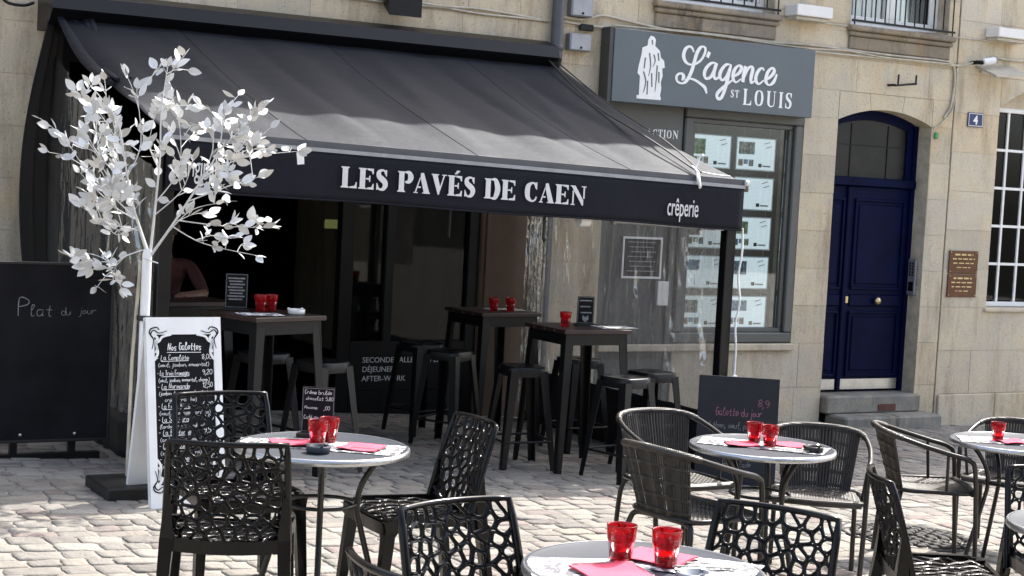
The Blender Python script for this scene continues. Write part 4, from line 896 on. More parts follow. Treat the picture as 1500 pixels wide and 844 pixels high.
b = MB(); b.grid(lambda u, v: (7.29+.03*math.sin(u*30), 12.05+.27*u, gz(7.3, 12.2)+.02+(2.60-gz(7.3, 12.2))*v), 40, 2); o = b.build('gathered_edge', 'clear_plastic', t)
t = curtain(3.05, YF+.13, 12.30, 1.55, .10, 'clear plastic side curtain with a black hem behind the big chalkboard', 2.3)
b = MB(); b.grid(lambda u, v: (2.99-.20*(v*(1-v)*4)**1.3*(1-u)+.17*u+.02*math.sin(u*20+v*5), 12.12+.25*u-.1*v*(1-v), .02+2.72*v), 40, 24); o = b.build('black_drape', 'black_drape', t); md = o.modifiers.new('s', 'SOLIDIFY'); md.thickness = .006
# ================================================================== BOARDS
# white sandwich board with the galette menu
ab = thing('sandwich_board', 'white A-frame menu board with handwritten galettes under the white tree', 'menu board', (2.92, 8.44, gz(2.92, 8.44)), math.radians(5))
AW, AH, lean = .44, 1.045, .17
def abp(x, h, d): a = h*math.cos(lean); return (x-.22, h*math.sin(lean)-d*math.cos(lean), a+d*math.sin(lean)*0+d*.17)
def slab(mb, x0, x1, h0, h1, d0, d1): mb.add([abp(x, h, d) for d in (d0, d1) for h in (h0, h1) for x in (x0, x1)], [(0, 2, 3, 1), (4, 5, 7, 6), (0, 1, 5, 4), (2, 6, 7, 3), (0, 4, 6, 2), (1, 3, 7, 5)])
m = MB(); slab(m, .045, AW-.045, .13, AH-.095, -.012, .0); fp = m.build('blackboard', 'chalkboard', ab)
m = MB(); slab(m, 0, .045, 0, AH, -.03, .008); slab(m, AW-.045, AW, 0, AH, -.03, .008); slab(m, .0452, AW-.0452, .0, .13, -.029, .007); slab(m, .0452, AW-.0452, AH-.095, AH, -.029, .007); m.build('front_frame', 'white_paint', ab)
m = MB()                                                     # scrolled corner cut-outs of the frame
for sx, sz in ((0, 1), (1, 1), (0, 0), (1, 0)):
    X = lambda a: .045+a if not sx else AW-.045-a
    Z = lambda a: AH-.095-a if sz else .13+a
    for p, w in (([(0, .14), (.02, .10), (.012, .05), (.03, .035), (.05, .012), (.10, 0)], .012), ([(0, 0), (.02, .02), (.01, .04), (0, .03)], .014), ([(.004, .03), (.016, .07), (.006, .10)], .010)):
        ribbon(m, [(X(a), Z(b)) for a, b in p], w, lambda a, b: abp(a, b, 0), lambda a, b: abp(a, b, .0075), 5)
m.build('corner_scroll', 'white_paint', ab, fix=False)
m = MB()
for sx, sz in ((0, 1), (1, 1), (0, 0), (1, 0)):
    X = lambda a: .03+a if not sx else AW-.03-a
    Z = lambda a: AH-.075-a if sz else .11+a
    for p in ([(0, .10), (.012, .05), (-.005, .02), (.012, -.004), (.045, .012), (.09, .0)], [(.006, .03), (-.012, .015), (-.004, -.01), (.03, -.02), (.045, -.005)]):
        ribbon(m, [(X(a), Z(b)) for a, b in p], [.003, .006, .008, .006, .005, .003][:len(p)], lambda a, b: abp(a, b, .0072), lambda a, b: abp(a, b, .0095), 5)
m.build('scroll_line', 'chalkboard', ab, fix=False)
def slab2(mb, x0, x1, h0, h1, d0, d1):
    def q(x, h, d): return (x-.22, .375-h*.172-d*.95, h*.985-d*.15)
    mb.add([q(x, h, d) for d in (d0, d1) for h in (h0, h1) for x in (x0, x1)], [(0, 2, 3, 1), (4, 5, 7, 6), (0, 1, 5, 4), (2, 6, 7, 3), (0, 4, 6, 2), (1, 3, 7, 5)])
m = MB(); slab2(m, 0, .05, 0, AH-.02, 0, .03); slab2(m, AW-.05, AW, 0, AH-.02, 0, .03); slab2(m, .0502, AW-.0502, .05, AH-.05, .002, .028); m.build('rear_panel', 'white_paint', ab)
cp = lambda x, h, d: abp(x, h, d+.0003)
m = MB(); hand(m, 'Nos Galettes', .125, .865, .040, cp, .10, 1, fit=.20)
Y0 = .865
menu = [('- La Complète', '8,00', 1), ('(oeuf, jambon, emmental)', '', 0), ('', '', 0), ('- La Trois Fromages', '9,20', 1), ('(oeuf, jambon, emmental, champ.)', '', 0), ('- La Normande', '12,50', 1), ('(jambon de pays, oeuf, salade,', '', 0), ('   crème fraiche)', '', 0), ('- La Forestière', '9,40', 1), ('(oeuf, fromage, lardons)', '', 0), ('- La Savoyarde', '9,80', 1), ('(lardons, pommes, reblochon)', '', 0), ('- La Bretonne', '9,50', 1), ('(andouille, pommes)', '', 0), ('- La Paysanne', '9,20', 1), ('(saucisse, oignons)', '', 0), ('- La Océane', '11,50', 1), ('(saumon, crème, citron)', '', 0)]
z = .81
for i, (a, b, ul) in enumerate(menu):
    hgt = .027 if ul else .021
    if a: x = hand(m, a, .060 if ul else .068, z, hgt, cp, .085, i+3, .1, fit=(.19 if ul else (.30 if len(a) > 20 else .25)))
    if a and len(a) > 22: pass
    if b: hand(m, b, AW-.115, z+.002, .027, cp, .09, i+40, .05, fit=.062)
    if ul and a: ribbon(m, [(.085, z-.007), (x-.005, z-.005)], .003, lambda p, q: cp(p, q, 0), lambda p, q: cp(p, q, .0008), 1, False)
    z -= (.036 if a else .012)
ribbon(m, [(.12, .852), (.32, .850)], .003, lambda p, q: cp(p, q, 0), lambda p, q: cp(p, q, .0008), 1, False)
m.build('chalk_writing', 'chalk_white', fp, fix=False)['kind'] = 'stuff'

# big chalkboard on a steel stand
bb = thing('chalkboard_stand', 'large black chalkboard on a low wheeled stand reading Plat du jour', 'chalkboard', (2.10, 10.03, gz(2.1, 10.03)))
g0 = gz(2.1, 10.03)
m = MB(); m.bev(-.62, .815, 0, .03, .10, 1.19, .004); bo = m.build('board', 'chalkboard', bb)
f = MB(); fr(f, -.635, .83, .085, 1.205, .018, -.006, .036, .003); f.build('edge_frame', 'black_wood', bb)
for x in (-.45, .245, .605): MB().bev(x-.022, x+.022, .031, .075, -.03, .9, .003).build('upright', 'black_metal', bb)
MB().bev(-.62, .78, .02, .075, -.035, .012, .004).build('foot_rail', 'black_metal', bb)
for x in (-.5, .16, .7): MB().bev(x-.025, x+.025, -.28 if x < .3 else .0, .40, -.062, -.036, .004).build('foot', 'black_metal', bb)
for x in (.02, .275, .61): MB().lathe([(.011, 0), (.009, .006), (.0005, .008)], 8).build('bolt', 'steel', bb).matrix_local = Matrix.Translation((x, -.001, .135)) @ Matrix.Rotation(PI/2, 4, 'X')
m = MB(); hp = lambda x, h, d: (x, -.0065-d, h)
hand(m, 'P', .235, .87, .105, hp, .05, 2, .1); hand(m, 'lat', .31, .875, .07, hp, .06, 3, .1); hand(m, 'du', .50, .88, .045, hp, .07, 5, .1); hand(m, 'jour', .61, .885, .045, hp, .07, 6, .1); m.build('chalk_writing', 'chalk_dim', bo, fix=False)['kind'] = 'stuff'

# slate board leaning on the post
sb = thing('slate_board', 'dark slate chalkboard with pink Galette writing leaning on the awning post', 'chalkboard', (7.14, 9.03, gz(7.14, 9.03)), math.radians(-34))
tilt2 = .10
def sp(x, h, d): return (x, h*math.sin(tilt2)-d, h*math.cos(tilt2))
m = MB(); m.add([sp(x, h, d) for d in (-.014, .0) for h in (0.0, .765) for x in (-.285, .285)], [(0, 2, 3, 1), (4, 5, 7, 6), (0, 1, 5, 4), (2, 6, 7, 3), (0, 4, 6, 2), (1, 3, 7, 5)]); so = m.build('slate', 'slate_board', sb)
m = MB(); sp2 = lambda x, h, d: sp(x, h, d+.0004)
hand(m, 'Galette du jour', -.155, .49, .055, sp2, .075, 1, .1, fit=.33); hand(m, '8,9', .14, .56, .05, sp2, .075, 2, .1); hand(m, '(champ', -.17, .20, .045, sp2, .07, 9, .1); m.build('chalk_writing', 'chalk_pink', so, fix=False)['kind'] = 'stuff'
m = MB(); hand(m, '( thon, oeuf, pommes', -.20, .40, .045, sp2, .07, 4, .1, fit=.38); hand(m, 'crème, salade', -.14, .13, .04, sp2, .07, 6, .1, fit=.25); m.build('chalk_writing', 'chalk_dim', so, fix=False)['kind'] = 'stuff'
for x in (-.2, .2): MB().bar((x, .03, 0), (x, .22, .55), .03, .015, .03, .015).build('prop_leg', 'black_wood', sb)

# ================================================================== WHITE ARTIFICIAL TREE
TF = Vector((2.80, 8.99, 1.185)); tb = Vector((2.80, 8.99, gz(2.80, 8.99)))
tr = thing('artificial_tree', 'white artificial tree with pointed leaves standing by the menu board', 'tree', tuple(tb))
hgt = TF.z-tb.z
MB().tube([(0, 0, .05), (.004, 0, hgt*.5), (.006, 0, hgt), (.010, 0, hgt+.03)], [.030, .028, .028, .022], 12).build('trunk', 'white_paint', tr)
MB().tube([(-.055, .03, .05), (-.05, .03, hgt*.55), (-.025, .02, hgt*.97)], .010, 8).build('support_stem', 'cable_beige', tr)
MB().lathe([(.037, hgt*.72), (.040, hgt*.725), (.040, hgt*.738), (.037, hgt*.742)], 12).build('strap', 'black_drape', tr)
MB().bev(-.27, .14, -.34, .12, 0, .075, .008).build('base_box', 'black_wood', tr)
k = 9.27/FPX; rnd = random.Random(21)
def tp(px, py, dep): return (rh*((px-208)*k*.92+.015) + Vector((0, 0, (372-py)*k*.93)) + fh*(dep*.85))
limbs = [[(208, 372, 0), (185, 320, .05), (160, 262, .1), (130, 205, .15), (105, 160, .17), (72, 124, .2)], [(210, 372, 0), (214, 300, .02), (217, 220, .05), (216, 150, .06), (222, 80, .08)], [(212, 372, 0), (245, 325, -.05), (285, 262, -.1), (318, 205, -.16), (325, 152, -.2)],
 [(206, 372, 0), (195, 335, -.04), (180, 280, -.08), (170, 220, -.12), (158, 165, -.15), (118, 118, -.16)],
 [(252, 316, -.05), (320, 322, .05), (388, 322, .14)], [(246, 326, -.05), (300, 349, -.14), (384, 362, -.22)], [(270, 286, -.08), (330, 262, -.2), (384, 243, -.26)], [(296, 246, -.12), (350, 214, 0), (430, 199, .15)], [(285, 262, -.1), (302, 205, 0), (290, 168, .06), (262, 168, .1)],
 [(185, 320, .05), (140, 300, .16), (82, 252, .22)], [(172, 288, .08), (120, 262, 0), (78, 205, -.06)], [(160, 262, .1), (115, 225, .2), (85, 185, .24)], [(184, 296, -.07), (140, 240, -.16), (128, 160, -.2)], [(176, 250, -.1), (190, 200, -.02), (178, 118, .02)], [(195, 335, -.04), (150, 325, -.14), (112, 302, -.2)],
 [(215, 290, .02), (245, 235, .12), (240, 160, .16)], [(217, 240, .04), (195, 200, .14), (200, 150, .2)], [(214, 310, .02), (250, 270, .12), (262, 225, .18)], [(200, 365, 0), (175, 376, -.08), (150, 395, -.14), (128, 383, -.18)], [(175, 376, -.08), (160, 398, -.1), (172, 422, -.12)], [(318, 205, -.16), (345, 180, -.2), (372, 155, -.22)],
 [(160, 262, .1), (150, 210, 0), (150, 175, -.04)], [(190, 318, -.05), (150, 275, -.2), (125, 245, -.26)], [(285, 262, -.1), (325, 240, -.02), (350, 190, .02)], [(232, 343, -.03), (268, 300, .1), (318, 285, .18)], [(188, 330, .03), (150, 345, .12), (130, 330, .16)]]
cr = MB(); nodes = []
for li, L in enumerate(limbs):
    P = smooth_path([tp(*q) for q in L], 5); n = len(P); r0 = .0085 if li < 4 else .0042
    cr.tube(P, [r0*(1-.72*i/(n-1)) for i in range(n)], 6)
    nodes.append(P)
    for j in range(4 if li < 4 else 3):                    # side twigs
        i = rnd.randrange(n//3, n-1); d = Vector((rnd.uniform(-1, 1), rnd.uniform(-1, 1), rnd.uniform(-.2, .9))).normalized()*rnd.uniform(.09, .19)
        d += (P[min(i+1, n-1)]-P[i-1]).normalized()*.06
        q = [P[i], P[i]+d*.5+Vector((0, 0, .015)), P[i]+d]; q = smooth_path(q, 3); cr.tube(q, [.0028*(1-.5*a/len(q)) for a in range(len(q))], 5); nodes.append(q)
cr.tube([tp(200, 378, -.02), tp(226, 384, -.06)], .004, 5); crown = cr.build('crown', 'white_leaf', tr); crown.location = (0, 0, hgt)
def leaf_mesh(seed, L=.074, Wd=.041):
    r_ = random.Random(seed); m = MB(); n = 7; fold = r_.uniform(.05, .35); curl = r_.uniform(-.3, .5); tw = r_.uniform(-.3, .3); rows = []
    for i in range(n):
        t = i/(n-1); w = Wd/2*(math.sin(PI*min(1, t**.82*1.0))**.85)*(1.0 if t < .98 else 0)+.0008; z = curl*L*t*t*.5; a = tw*t
        rows.append([(-w*math.cos(a), L*t+.012, z+w*fold-w*math.sin(a)), (0, L*t+.012, z), (w*math.cos(a), L*t+.012, z+w*fold+w*math.sin(a))])
    vs = [p for r in rows for p in r]; fs = []
    for i in range(n-1):
        for j in range(2): fs.append((i*3+j, i*3+j+1, (i+1)*3+j+1, (i+1)*3+j))
    m.add(vs, fs, True); m.tube([(0, 0, 0), (0, .014, 0), (0, L*.6, curl*L*.18+.0008)], [.0016, .0014, .0007], 4); me = m.mesh('leaf'); me.materials.append(MATS['white_leaf']); return me
LM = [leaf_mesh(i) for i in range(14)]; cnt = 0; extra = MB()
def put_leaf(p, d, sc):
    global cnt
    nz = Vector((rnd.uniform(-1, 1), rnd.uniform(-1.3, .5), rnd.uniform(-.3, 1.2))); nz = (nz-d*nz.dot(d)).normalized(); xx = d.cross(nz).normalized(); nz = xx.cross(d)   # leaf faces turn outwards and up
    q = Matrix((xx, d, nz)).transposed().to_4x4()
    M = Matrix.Translation(p) @ q @ Matrix.Scale(sc, 4); cnt += 1; me = LM[rnd.randrange(14)]
    if cnt > 300: extra.add([M @ v.co for v in me.vertices], [tuple(f.vertices) for f in me.polygons], True); return
    o = bpy.data.objects.new('leaf', me); COL.objects.link(o); o.parent = crown; o.matrix_local = M
for P in nodes:
    n = len(P); big = n > 9
    ts = [n-1]*(2 if big else 1) + [rnd.randrange(int(n*.3), n) for _ in range((13 if n > 18 else 8) if big else 4)]
    for a, i in enumerate(ts):
        t = (P[min(i, n-1)]-P[max(i-2, 0)]).normalized(); s_ = Vector((rnd.uniform(-1, 1), rnd.uniform(-1, 1), rnd.uniform(-.5, .9)))
        put_leaf(P[i], (t*(1.6 if a == 0 else .5)+s_*(.3 if a == 0 else 1)).normalized(), rnd.uniform(.72, 1.22))
extra.build('foliage', 'white_leaf', crown, fix=False)['kind'] = 'stuff'
tgp = tp(430, 199, .3)
MB().add([tuple(tgp+rh*a+Vector((0, 0, b))+fh*c) for c in (-.001, .001) for a, b in ((-.012, -.075), (.028, -.07), (.02, .0), (-.02, -.005))], [(0, 1, 2, 3), (7, 6, 5, 4), (0, 4, 5, 1), (1, 5, 6, 2), (2, 6, 7, 3), (3, 7, 4, 0)]).build('paper_tag', 'paper', tr).location = (0, 0, hgt)
# ================================================================== FURNITURE
# ---- perforated plastic chair
def voronoi(pts, x0, x1, y0, y1):
    out = []
    for i, p in enumerate(pts):
        poly = [(x0, y0), (x1, y0), (x1, y1), (x0, y1)]
        for j, q in enumerate(pts):
            if i == j or abs(p[0]-q[0])+abs(p[1]-q[1]) > .75: continue
            mx, my, nx, ny = (p[0]+q[0])/2, (p[1]+q[1])/2, q[0]-p[0], q[1]-p[1]; new = []
            for a, b in zip(poly, poly[1:]+poly[:1]):
                da = (a[0]-mx)*nx+(a[1]-my)*ny; db = (b[0]-mx)*nx+(b[1]-my)*ny
                if da <= 0: new.append(a)
                if da*db < 0: t = da/(da-db); new.append((a[0]+(b[0]-a[0])*t, a[1]+(b[1]-a[1])*t))
            poly = new
            if len(poly) < 3: break
        if len(poly) >= 3: out.append(poly)
    return out
def resample(poly, n):
    L = [math.dist(a, b) for a, b in zip(poly, poly[1:]+poly[:1])]; T = sum(L); out = []; i = 0; acc = 0
    for k in range(n):
        d = T*k/n
        while acc+L[i] < d: acc += L[i]; i += 1
        a, b = poly[i], poly[(i+1) % len(poly)]; t = (d-acc)/L[i] if L[i] > 0 else 0; out.append((a[0]+(b[0]-a[0])*t, a[1]+(b[1]-a[1])*t))
    return out
def lattice(mb, nu, nv, fn, thick, seed, asp, web=.011):
    # net of rounded holes over the unit square, mapped by fn(u, v, d); web: half width of the strands in metres
    r_ = random.Random(seed); pts = []
    for j in range(nv):
        for i in range(nu+1): pts.append(((i+(.5 if j % 2 else 0)+r_.uniform(-.4, .4))/nu, (j+.5+r_.uniform(-.4, .4))/nv))
    pts = [p for p in pts if -.02 < p[0] < 1.02]
    for poly in voronoi(pts, 0, 1, 0, 1):
        cx = sum(p[0] for p in poly)/len(poly); cy = sum(p[1] for p in poly)/len(poly); n = 14
        o = resample(poly, n); h = []
        for p in o:
            dx, dy = (p[0]-cx)*asp[0], (p[1]-cy)*asp[1]; d = math.hypot(dx, dy); s = max(.25, 1-web/max(d, 1e-6)); h.append((cx+(p[0]-cx)*s, cy+(p[1]-cy)*s))
        for _ in range(1): h = [((h[k-1][0]+2*h[k][0]+h[(k+1) % n][0])/4, (h[k-1][1]+2*h[k][1]+h[(k+1) % n][1])/4) for k in range(n)]
        m_ = [((a[0]+b[0])/2, (a[1]+b[1])/2) for a, b in zip(o, h)]
        vs = [fn(*p, thick*.25) for p in o]+[fn(*p, thick*.5) for p in m_]+[fn(*p, thick*.12) for p in h]+[fn(*p, -thick*.12) for p in h]+[fn(*p, -thick*.5) for p in m_]+[fn(*p, -thick*.25) for p in o]; fs = []
        for a in range(5):
            for q in range(n): fs.append((a*n+q, a*n+(q+1) % n, (a+1)*n+(q+1) % n, (a+1)*n+q))
        mb.add(vs, fs, True)
def bk(u, v, d=0):
    w = .455-.035*v; x = (u-.5)*w; s = (2*u-1); return (x, -.195-.085*v-.03*v*v+.045*s*s-d, .40+.425*v)
def se(u, v, d=0):
    w = .40+.06*v; s = 2*u-1; return ((u-.5)*w, -.20+.43*v, .452-.014*(1-s*s)*(1-.4*v)-(.02*max(0, v-.85)/.15)+d)
def make_plastic_chair():
    t = thing('lattice_chair', '', 'chair')
    m = MB(); lattice(m, 9, 9, bk, .018, 3, (.45, .42), .0082); 
    bo = m.build('backrest', 'black_plastic', t, fix=False)
    m = MB(); P = [bk(0, i/8) for i in range(9)]+[bk(i/10, 1) for i in range(1, 10)]+[bk(1, 1-i/8) for i in range(9)]
    m.tube(P, [.014]*8+[.011]*11+[.014]*8 if len(P) == 27 else .012, 8); m.build('back_rim', 'black_plastic', bo)
    m = MB(); lattice(m, 7, 7, se, .014, 9, (.45, .44), .0085); so = m.build('seat', 'black_plastic', t, fix=False)
    m = MB(); P = [se(0, i/6) for i in range(7)]+[se(i/8, 1) for i in range(1, 8)]+[se(1, 1-i/6) for i in range(7)]+[se(1-i/8, 0) for i in range(1, 8)]+[se(0, 0)]
    for a, b in zip(P, P[1:]): m.bar(Vector(a)+Vector((0, 0, -.012)), Vector(b)+Vector((0, 0, -.012)), .05, .024, .05, .024, (0, 0, 1))
    m.build('seat_rim', 'black_plastic', so)
    for sx in (-1, 1):
        m = MB(); m.bar((sx*.212, -.205, .46), (sx*.232, -.275, 0), .05, .048, .034, .036); m.bar((sx*.213, -.20, .62), (sx*.212, -.205, .46), .02, .03, .05, .048); m.build('leg', 'black_plastic', t)
        m = MB(); m.bar((sx*.212, .20, .455), (sx*.232, .245, 0), .05, .05, .034, .036); m.build('leg', 'black_plastic', t)
        m = MB(); n = 8; m.prism([(-.19, .46), (.19, .46), (.19, .36), (.165, .395), (.12, .412), (-.12, .412), (-.165, .395), (-.19, .36)], lambda a, b: (sx*.205, a, b), lambda a, b: (sx*.222, a, b)); m.build('side_apron', 'black_plastic', t)
    m = MB(); m.prism([(-.20, .445), (.20, .445), (.20, .36), (.17, .40), (-.17, .40), (-.20, .36)], lambda a, b: (a, .215, b), lambda a, b: (a, .232, b)); m.build('front_apron', 'black_plastic', t)
    return t
ch0 = make_plastic_chair(); first = [True]
def place(proto, flag, x, y, deg, lab, grp=None, zoff=0):
    z = gz(x, y)+zoff
    if flag[0]:
        flag[0] = False; o = proto; o.location = (x, y, z); o.rotation_euler = (0, 0, math.radians(deg)); o['label'] = lab
    else: o = dup(proto, (x, y, z), math.radians(deg), lab)
    if grp: o['group'] = grp
    return o
GC = 'black lattice chairs on the terrace'
for x, y, d, lab in ((2.15, 5.74, -24, 'black lattice chair with its back turned, before the table with the small menu stand'), (2.49, 6.59, 178, 'black lattice chair between the white menu board and a round table'),
                     (3.12, 6.11, 86, 'black lattice chair facing sideways to the table with the small menu stand'), (2.385, 4.045, 190, 'black lattice chair facing the table with two red glasses and large napkins'),
                     (3.175, 3.955, 117, 'black lattice chair between the front table and the dark wicker chair'), (2.02, 3.58, -86, 'black lattice chair with only its curved back corner showing below the others'),
                     (4.82, 4.72, -122, 'black lattice chair seen edge-on beside the round iron grate'), (5.52, 4.66, 152, 'black lattice chair behind the small bare grey table')):
    place(ch0, first, x, y, d, lab, GC)

# ---- dark tube and wicker armchair
def make_wicker():
    t = thing('wicker_chair', '', 'chair')
    arm = [(.235, .24, 0), (.245, .225, .30), (.25, .205, .56), (.255, .17, .622), (.265, .05, .655), (.262, -.10, .695), (.225, -.235, .735), (.13, -.295, .752), (0, -.31, .757)]
    P = smooth_path(arm, 6); full = P + [Vector((-p.x, p.y, p.z)) for p in reversed(P[:-1])]
    MB().tube(full, .0135, 10).build('arm_frame', 'dark_tube', t)
    rl = smooth_path([(.215, -.235, 0), (.212, -.215, .25), (.205, -.195, .37), (.165, -.18, .415), (0, -.18, .42)], 5); rl = rl+[Vector((-p.x, p.y, p.z)) for p in reversed(rl[:-1])]
    MB().tube(rl, .0135, 10).build('rear_leg_frame', 'dark_tube', t)
    sr = smooth_path([(.225, .19, .435), (.235, 0, .435), (.20, -.17, .432), (0, -.20, .43), (-.20, -.17, .432), (-.235, 0, .435), (-.225, .19, .435), (0, .215, .435)], 5, True); sr.append(sr[0])
    MB().tube(sr, .013, 8, cap=False).build('seat_ring', 'dark_tube', t)
    m = MB(); nu, nv = 60, 56
    def sw(u, v):
        a = (u-.5)*2; b = (v-.5)*2; x = a*.215*(1-.06*(b < 0)*b*b); y = .01+b*.20; return (x, y, .437+.004*math.sin(u*nu*PI*.5)*math.cos(v*nv*PI*.5)-.018*(1-a*a)*(1-b*b))
    m.grid(sw, nu, nv); m.build('seat', 'rattan', t)
    fe = MB(); fe.tube([(-.225, .205, .435), (0, .232, .435), (.225, .205, .435)], .02, 8); fe.build('seat_edge', 'rattan', t)
    m = MB()
    def bw(u, v):
        a = (u-.5)*2; ang = a*1.02; zt = .757-.022*a*a; x = .222*math.sin(ang)/math.sin(1.02)*(.80+.20*v); y = -.20-.105*v+.10*(1-math.cos(ang))*(.7+.6*v); return (x, y+.0045*math.sin(u*54*PI), .415+(zt-.415)*v)
    ns = 30
    for i in range(ns): m.grid(lambda u, v, i=i: bw((i+.05+.90*u)/ns, v), 2, 16)
    for va in (.0, .10, .30, .52, .74, .93): m.grid(lambda u, v, va=va: tuple(Vector(bw(u, va+.055*v))+Vector((0, -.003, 0))), 60, 1)
    o = m.build('backrest', 'rattan', t, fix=False); md = o.modifiers.new('s', 'SOLIDIFY'); md.thickness = .005
    w = MB()                                                 # cane wrapped round the top rail
    seg = full[len(full)//2-14:len(full)//2+15]; w.tube(smooth_path(seg, 4), [.0155+.0022*(i % 2) for i in range(len(smooth_path(seg, 4)))], 8)
    w.build('cane_wrap', 'rattan', t)
    for sx in (-1, 1): MB().tube([(sx*.232, .06, .43), (sx*.262, .05, .652)], .009, 6).build('arm_strut', 'dark_tube', t)
    return t
wk0 = make_wicker(); fw = [True]; GW = 'dark wicker armchairs on the terrace'
for x, y, d, lab in ((4.53, 6.04, -82, 'dark wicker armchair seen from behind at the table by the slate board'), (5.03, 6.86, 176, 'dark wicker armchair whose woven inner back faces out, behind another wicker chair'),
                     (5.60, 6.40, 140, 'dark wicker armchair with a cane-wrapped rail facing the table by the slate board'), (6.65, 6.67, -122, 'tubular wicker armchair in side view beside the iron grate'), (7.50, 6.85, 120, 'dark wicker armchair behind the table by the stone wall')):
    place(wk0, fw, x, y, d, lab, GW)

# ---- bistro table
def make_table():
    t = thing('bistro_table', '', 'table'); R = .355
    MB().lathe([(.0005, .708), (R-.02, .708), (R-.006, .712), (R-.003, .722), (R-.006, .728), (R-.014, .726), (R-.022, .722), (.0005, .7225)], 64).build('tabletop', 'table_metal', t)
    MB().lathe([(R-.004, .700), (R+.002, .702), (R+.004, .712), (R+.002, .724), (R-.0055, .7285), (R-.008, .726)], 64).build('rim', 'table_rim', t)
    for k in range(4):
        a = PI/4+k*PI/2+.2; c, s = math.cos(a), math.sin(a)
        P = smooth_path([(c*.27, s*.27, .705), (c*.22, s*.22, .66), (c*.165, s*.165, .57), (c*.15, s*.15, .48), (c*.165, s*.165, .40), (c*.22, s*.22, .20), (c*.275, s*.275, .0)], 5); MB().tube(P, .0125, 8).build('leg', 'dark_tube', t)
    MB().tube([(math.cos(a*PI/16)*.145, math.sin(a*PI/16)*.145, .49) for a in range(33)], .008, 6, cap=False).build('hoop', 'dark_tube', t)
    MB().tube([(math.cos(a*PI/16)*.19, math.sin(a*PI/16)*.19, .695) for a in range(33)], .008, 6, cap=False).build('upper_ring', 'dark_tube', t)
    return t
tb0 = make_table(); ft = [True]; GT = 'round grey bistro tables'
TBL = [(2.652, 6.047, 10, 'round grey bistro table laid with pink napkins and a small black menu stand'), (5.031, 6.159, 40, 'round grey bistro table in front of the slate chalkboard'), (2.705, 3.815, 25, 'round grey bistro table with two large red tumblers on pink napkins'),
       (7.04, 6.40, 15, 'round grey bistro table with one red glass near the pale stone wall'), (5.13, 4.20, 0, 'bare round grey bistro table below a lattice chair')]
for x, y, d, lab in TBL: place(tb0, ft, x, y, d, lab, GT)
def top(i): return Vector((TBL[i][0], TBL[i][1], gz(TBL[i][0], TBL[i][1])+.7235))

# ---- things on the tables
def make_glass():
    m = MB(); n = 20; H = .105
    def ring(r, z, fac): return [(r*(1-fac*(k % 2))*math.cos(2*PI*k/n), r*(1-fac*(k % 2))*math.sin(2*PI*k/n), z) for k in range(n)]
    prof = [(.0005, .0, 0), (.028, 0, .0), (.030, .004, .03), (.0345, .045, .05), (.036, .058, .04), (.0395, .066, .0), (.0425, .103, 0), (.0425, H, 0), (.0405, H, 0), (.0395, .10, 0), (.035, .05, 0), (.0285, .016, 0), (.0005, .014, 0)]
    vs = [p for r, z, f_ in prof for p in ring(r, z, f_)]; fs = [(i*n+k, i*n+(k+1) % n, (i+1)*n+(k+1) % n, (i+1)*n+k) for i in range(len(prof)-1) for k in range(n)]
    m.add(vs, fs, True); return m.build('red_glass', 'red_glass')
gl0 = make_glass(); fg = [True]; GG = 'red drinking glasses'
def glass(x, y, z, lab, sc=1.0, rot=0):
    if fg[0]: fg[0] = False; o = gl0
    else: o = gl0.copy(); COL.objects.link(o)
    o.location = (x, y, z); o.rotation_euler = (0, 0, rot); o.scale = (sc,)*3; return tag(o, lab, 'glass', GG)
def sheet(mb, w, d, th, seed, wob=.002):
    r_ = random.Random(seed); a, b, c = r_.uniform(0, 6), r_.uniform(0, 6), r_.uniform(.5, 1)
    mb.grid(lambda u, v: ((u-.5)*w, (v-.5)*d, th+wob*c*(1+math.sin(u*5+a)*math.cos(v*4+b))), 14, 10, True)
    mb.grid(lambda u, v: ((u-.5)*w, (v-.5)*d, th-.0006+wob*c*(1+math.sin(u*5+a)*math.cos(v*4+b))), 14, 10, True)
def placemat(p, ang, lab, w=.34, d=.24, seed=1):
    m = MB(); sheet(m, w, d, .001, seed, .0018); o = m.build('paper_placemat', 'placemat_print'); o.location = p; o.rotation_euler = (0, 0, ang); return tag(o, lab, 'placemat', 'printed paper placemats')
def napkin(p, ang, lab, w=.17, d=.17, seed=1):
    m = MB(); sheet(m, w, d, .005, seed, .005); sheet(m, w*.975, d*.98, .0072, seed, .0055); o = m.build('napkin', 'pink_napkin'); o.location = p; o.rotation_euler = (0, 0, ang); return tag(o, lab, 'napkin', 'pink paper napkins')
def cutlery(p, ang, lab, kind):
    m = MB(); m.prism([(-.100, -.006), (-.02, -.005), (0, -.003), (0, .003), (-.02, .005), (-.100, .006)], lambda a, b: (a, b, .0105), lambda a, b: (a, b, .0135))
    if kind == 'knife': m.prism([(0, -.004), (.085, -.007), (.105, .004), (0, .004)], lambda a, b: (a, b, .0110), lambda a, b: (a, b, .0125))
    else:
        m.prism([(0, -.003), (.03, -.003), (.045, -.011), (.055, -.011), (.055, .011), (.045, .011), (.03, .003), (0, .003)], lambda a, b: (a, b, .0110), lambda a, b: (a, b, .0128))
        for q in (-.0095, -.003, .0035): m.prism([(.0552, q), (.095, q+.001), (.095, q+.004), (.0552, q+.0055)], lambda a, b: (a, b, .0112), lambda a, b: (a, b, .0126))
    o = m.build(kind, 'steel'); o.location = p; o.rotation_euler = (0, 0, ang); return tag(o, lab, kind, 'table cutlery')
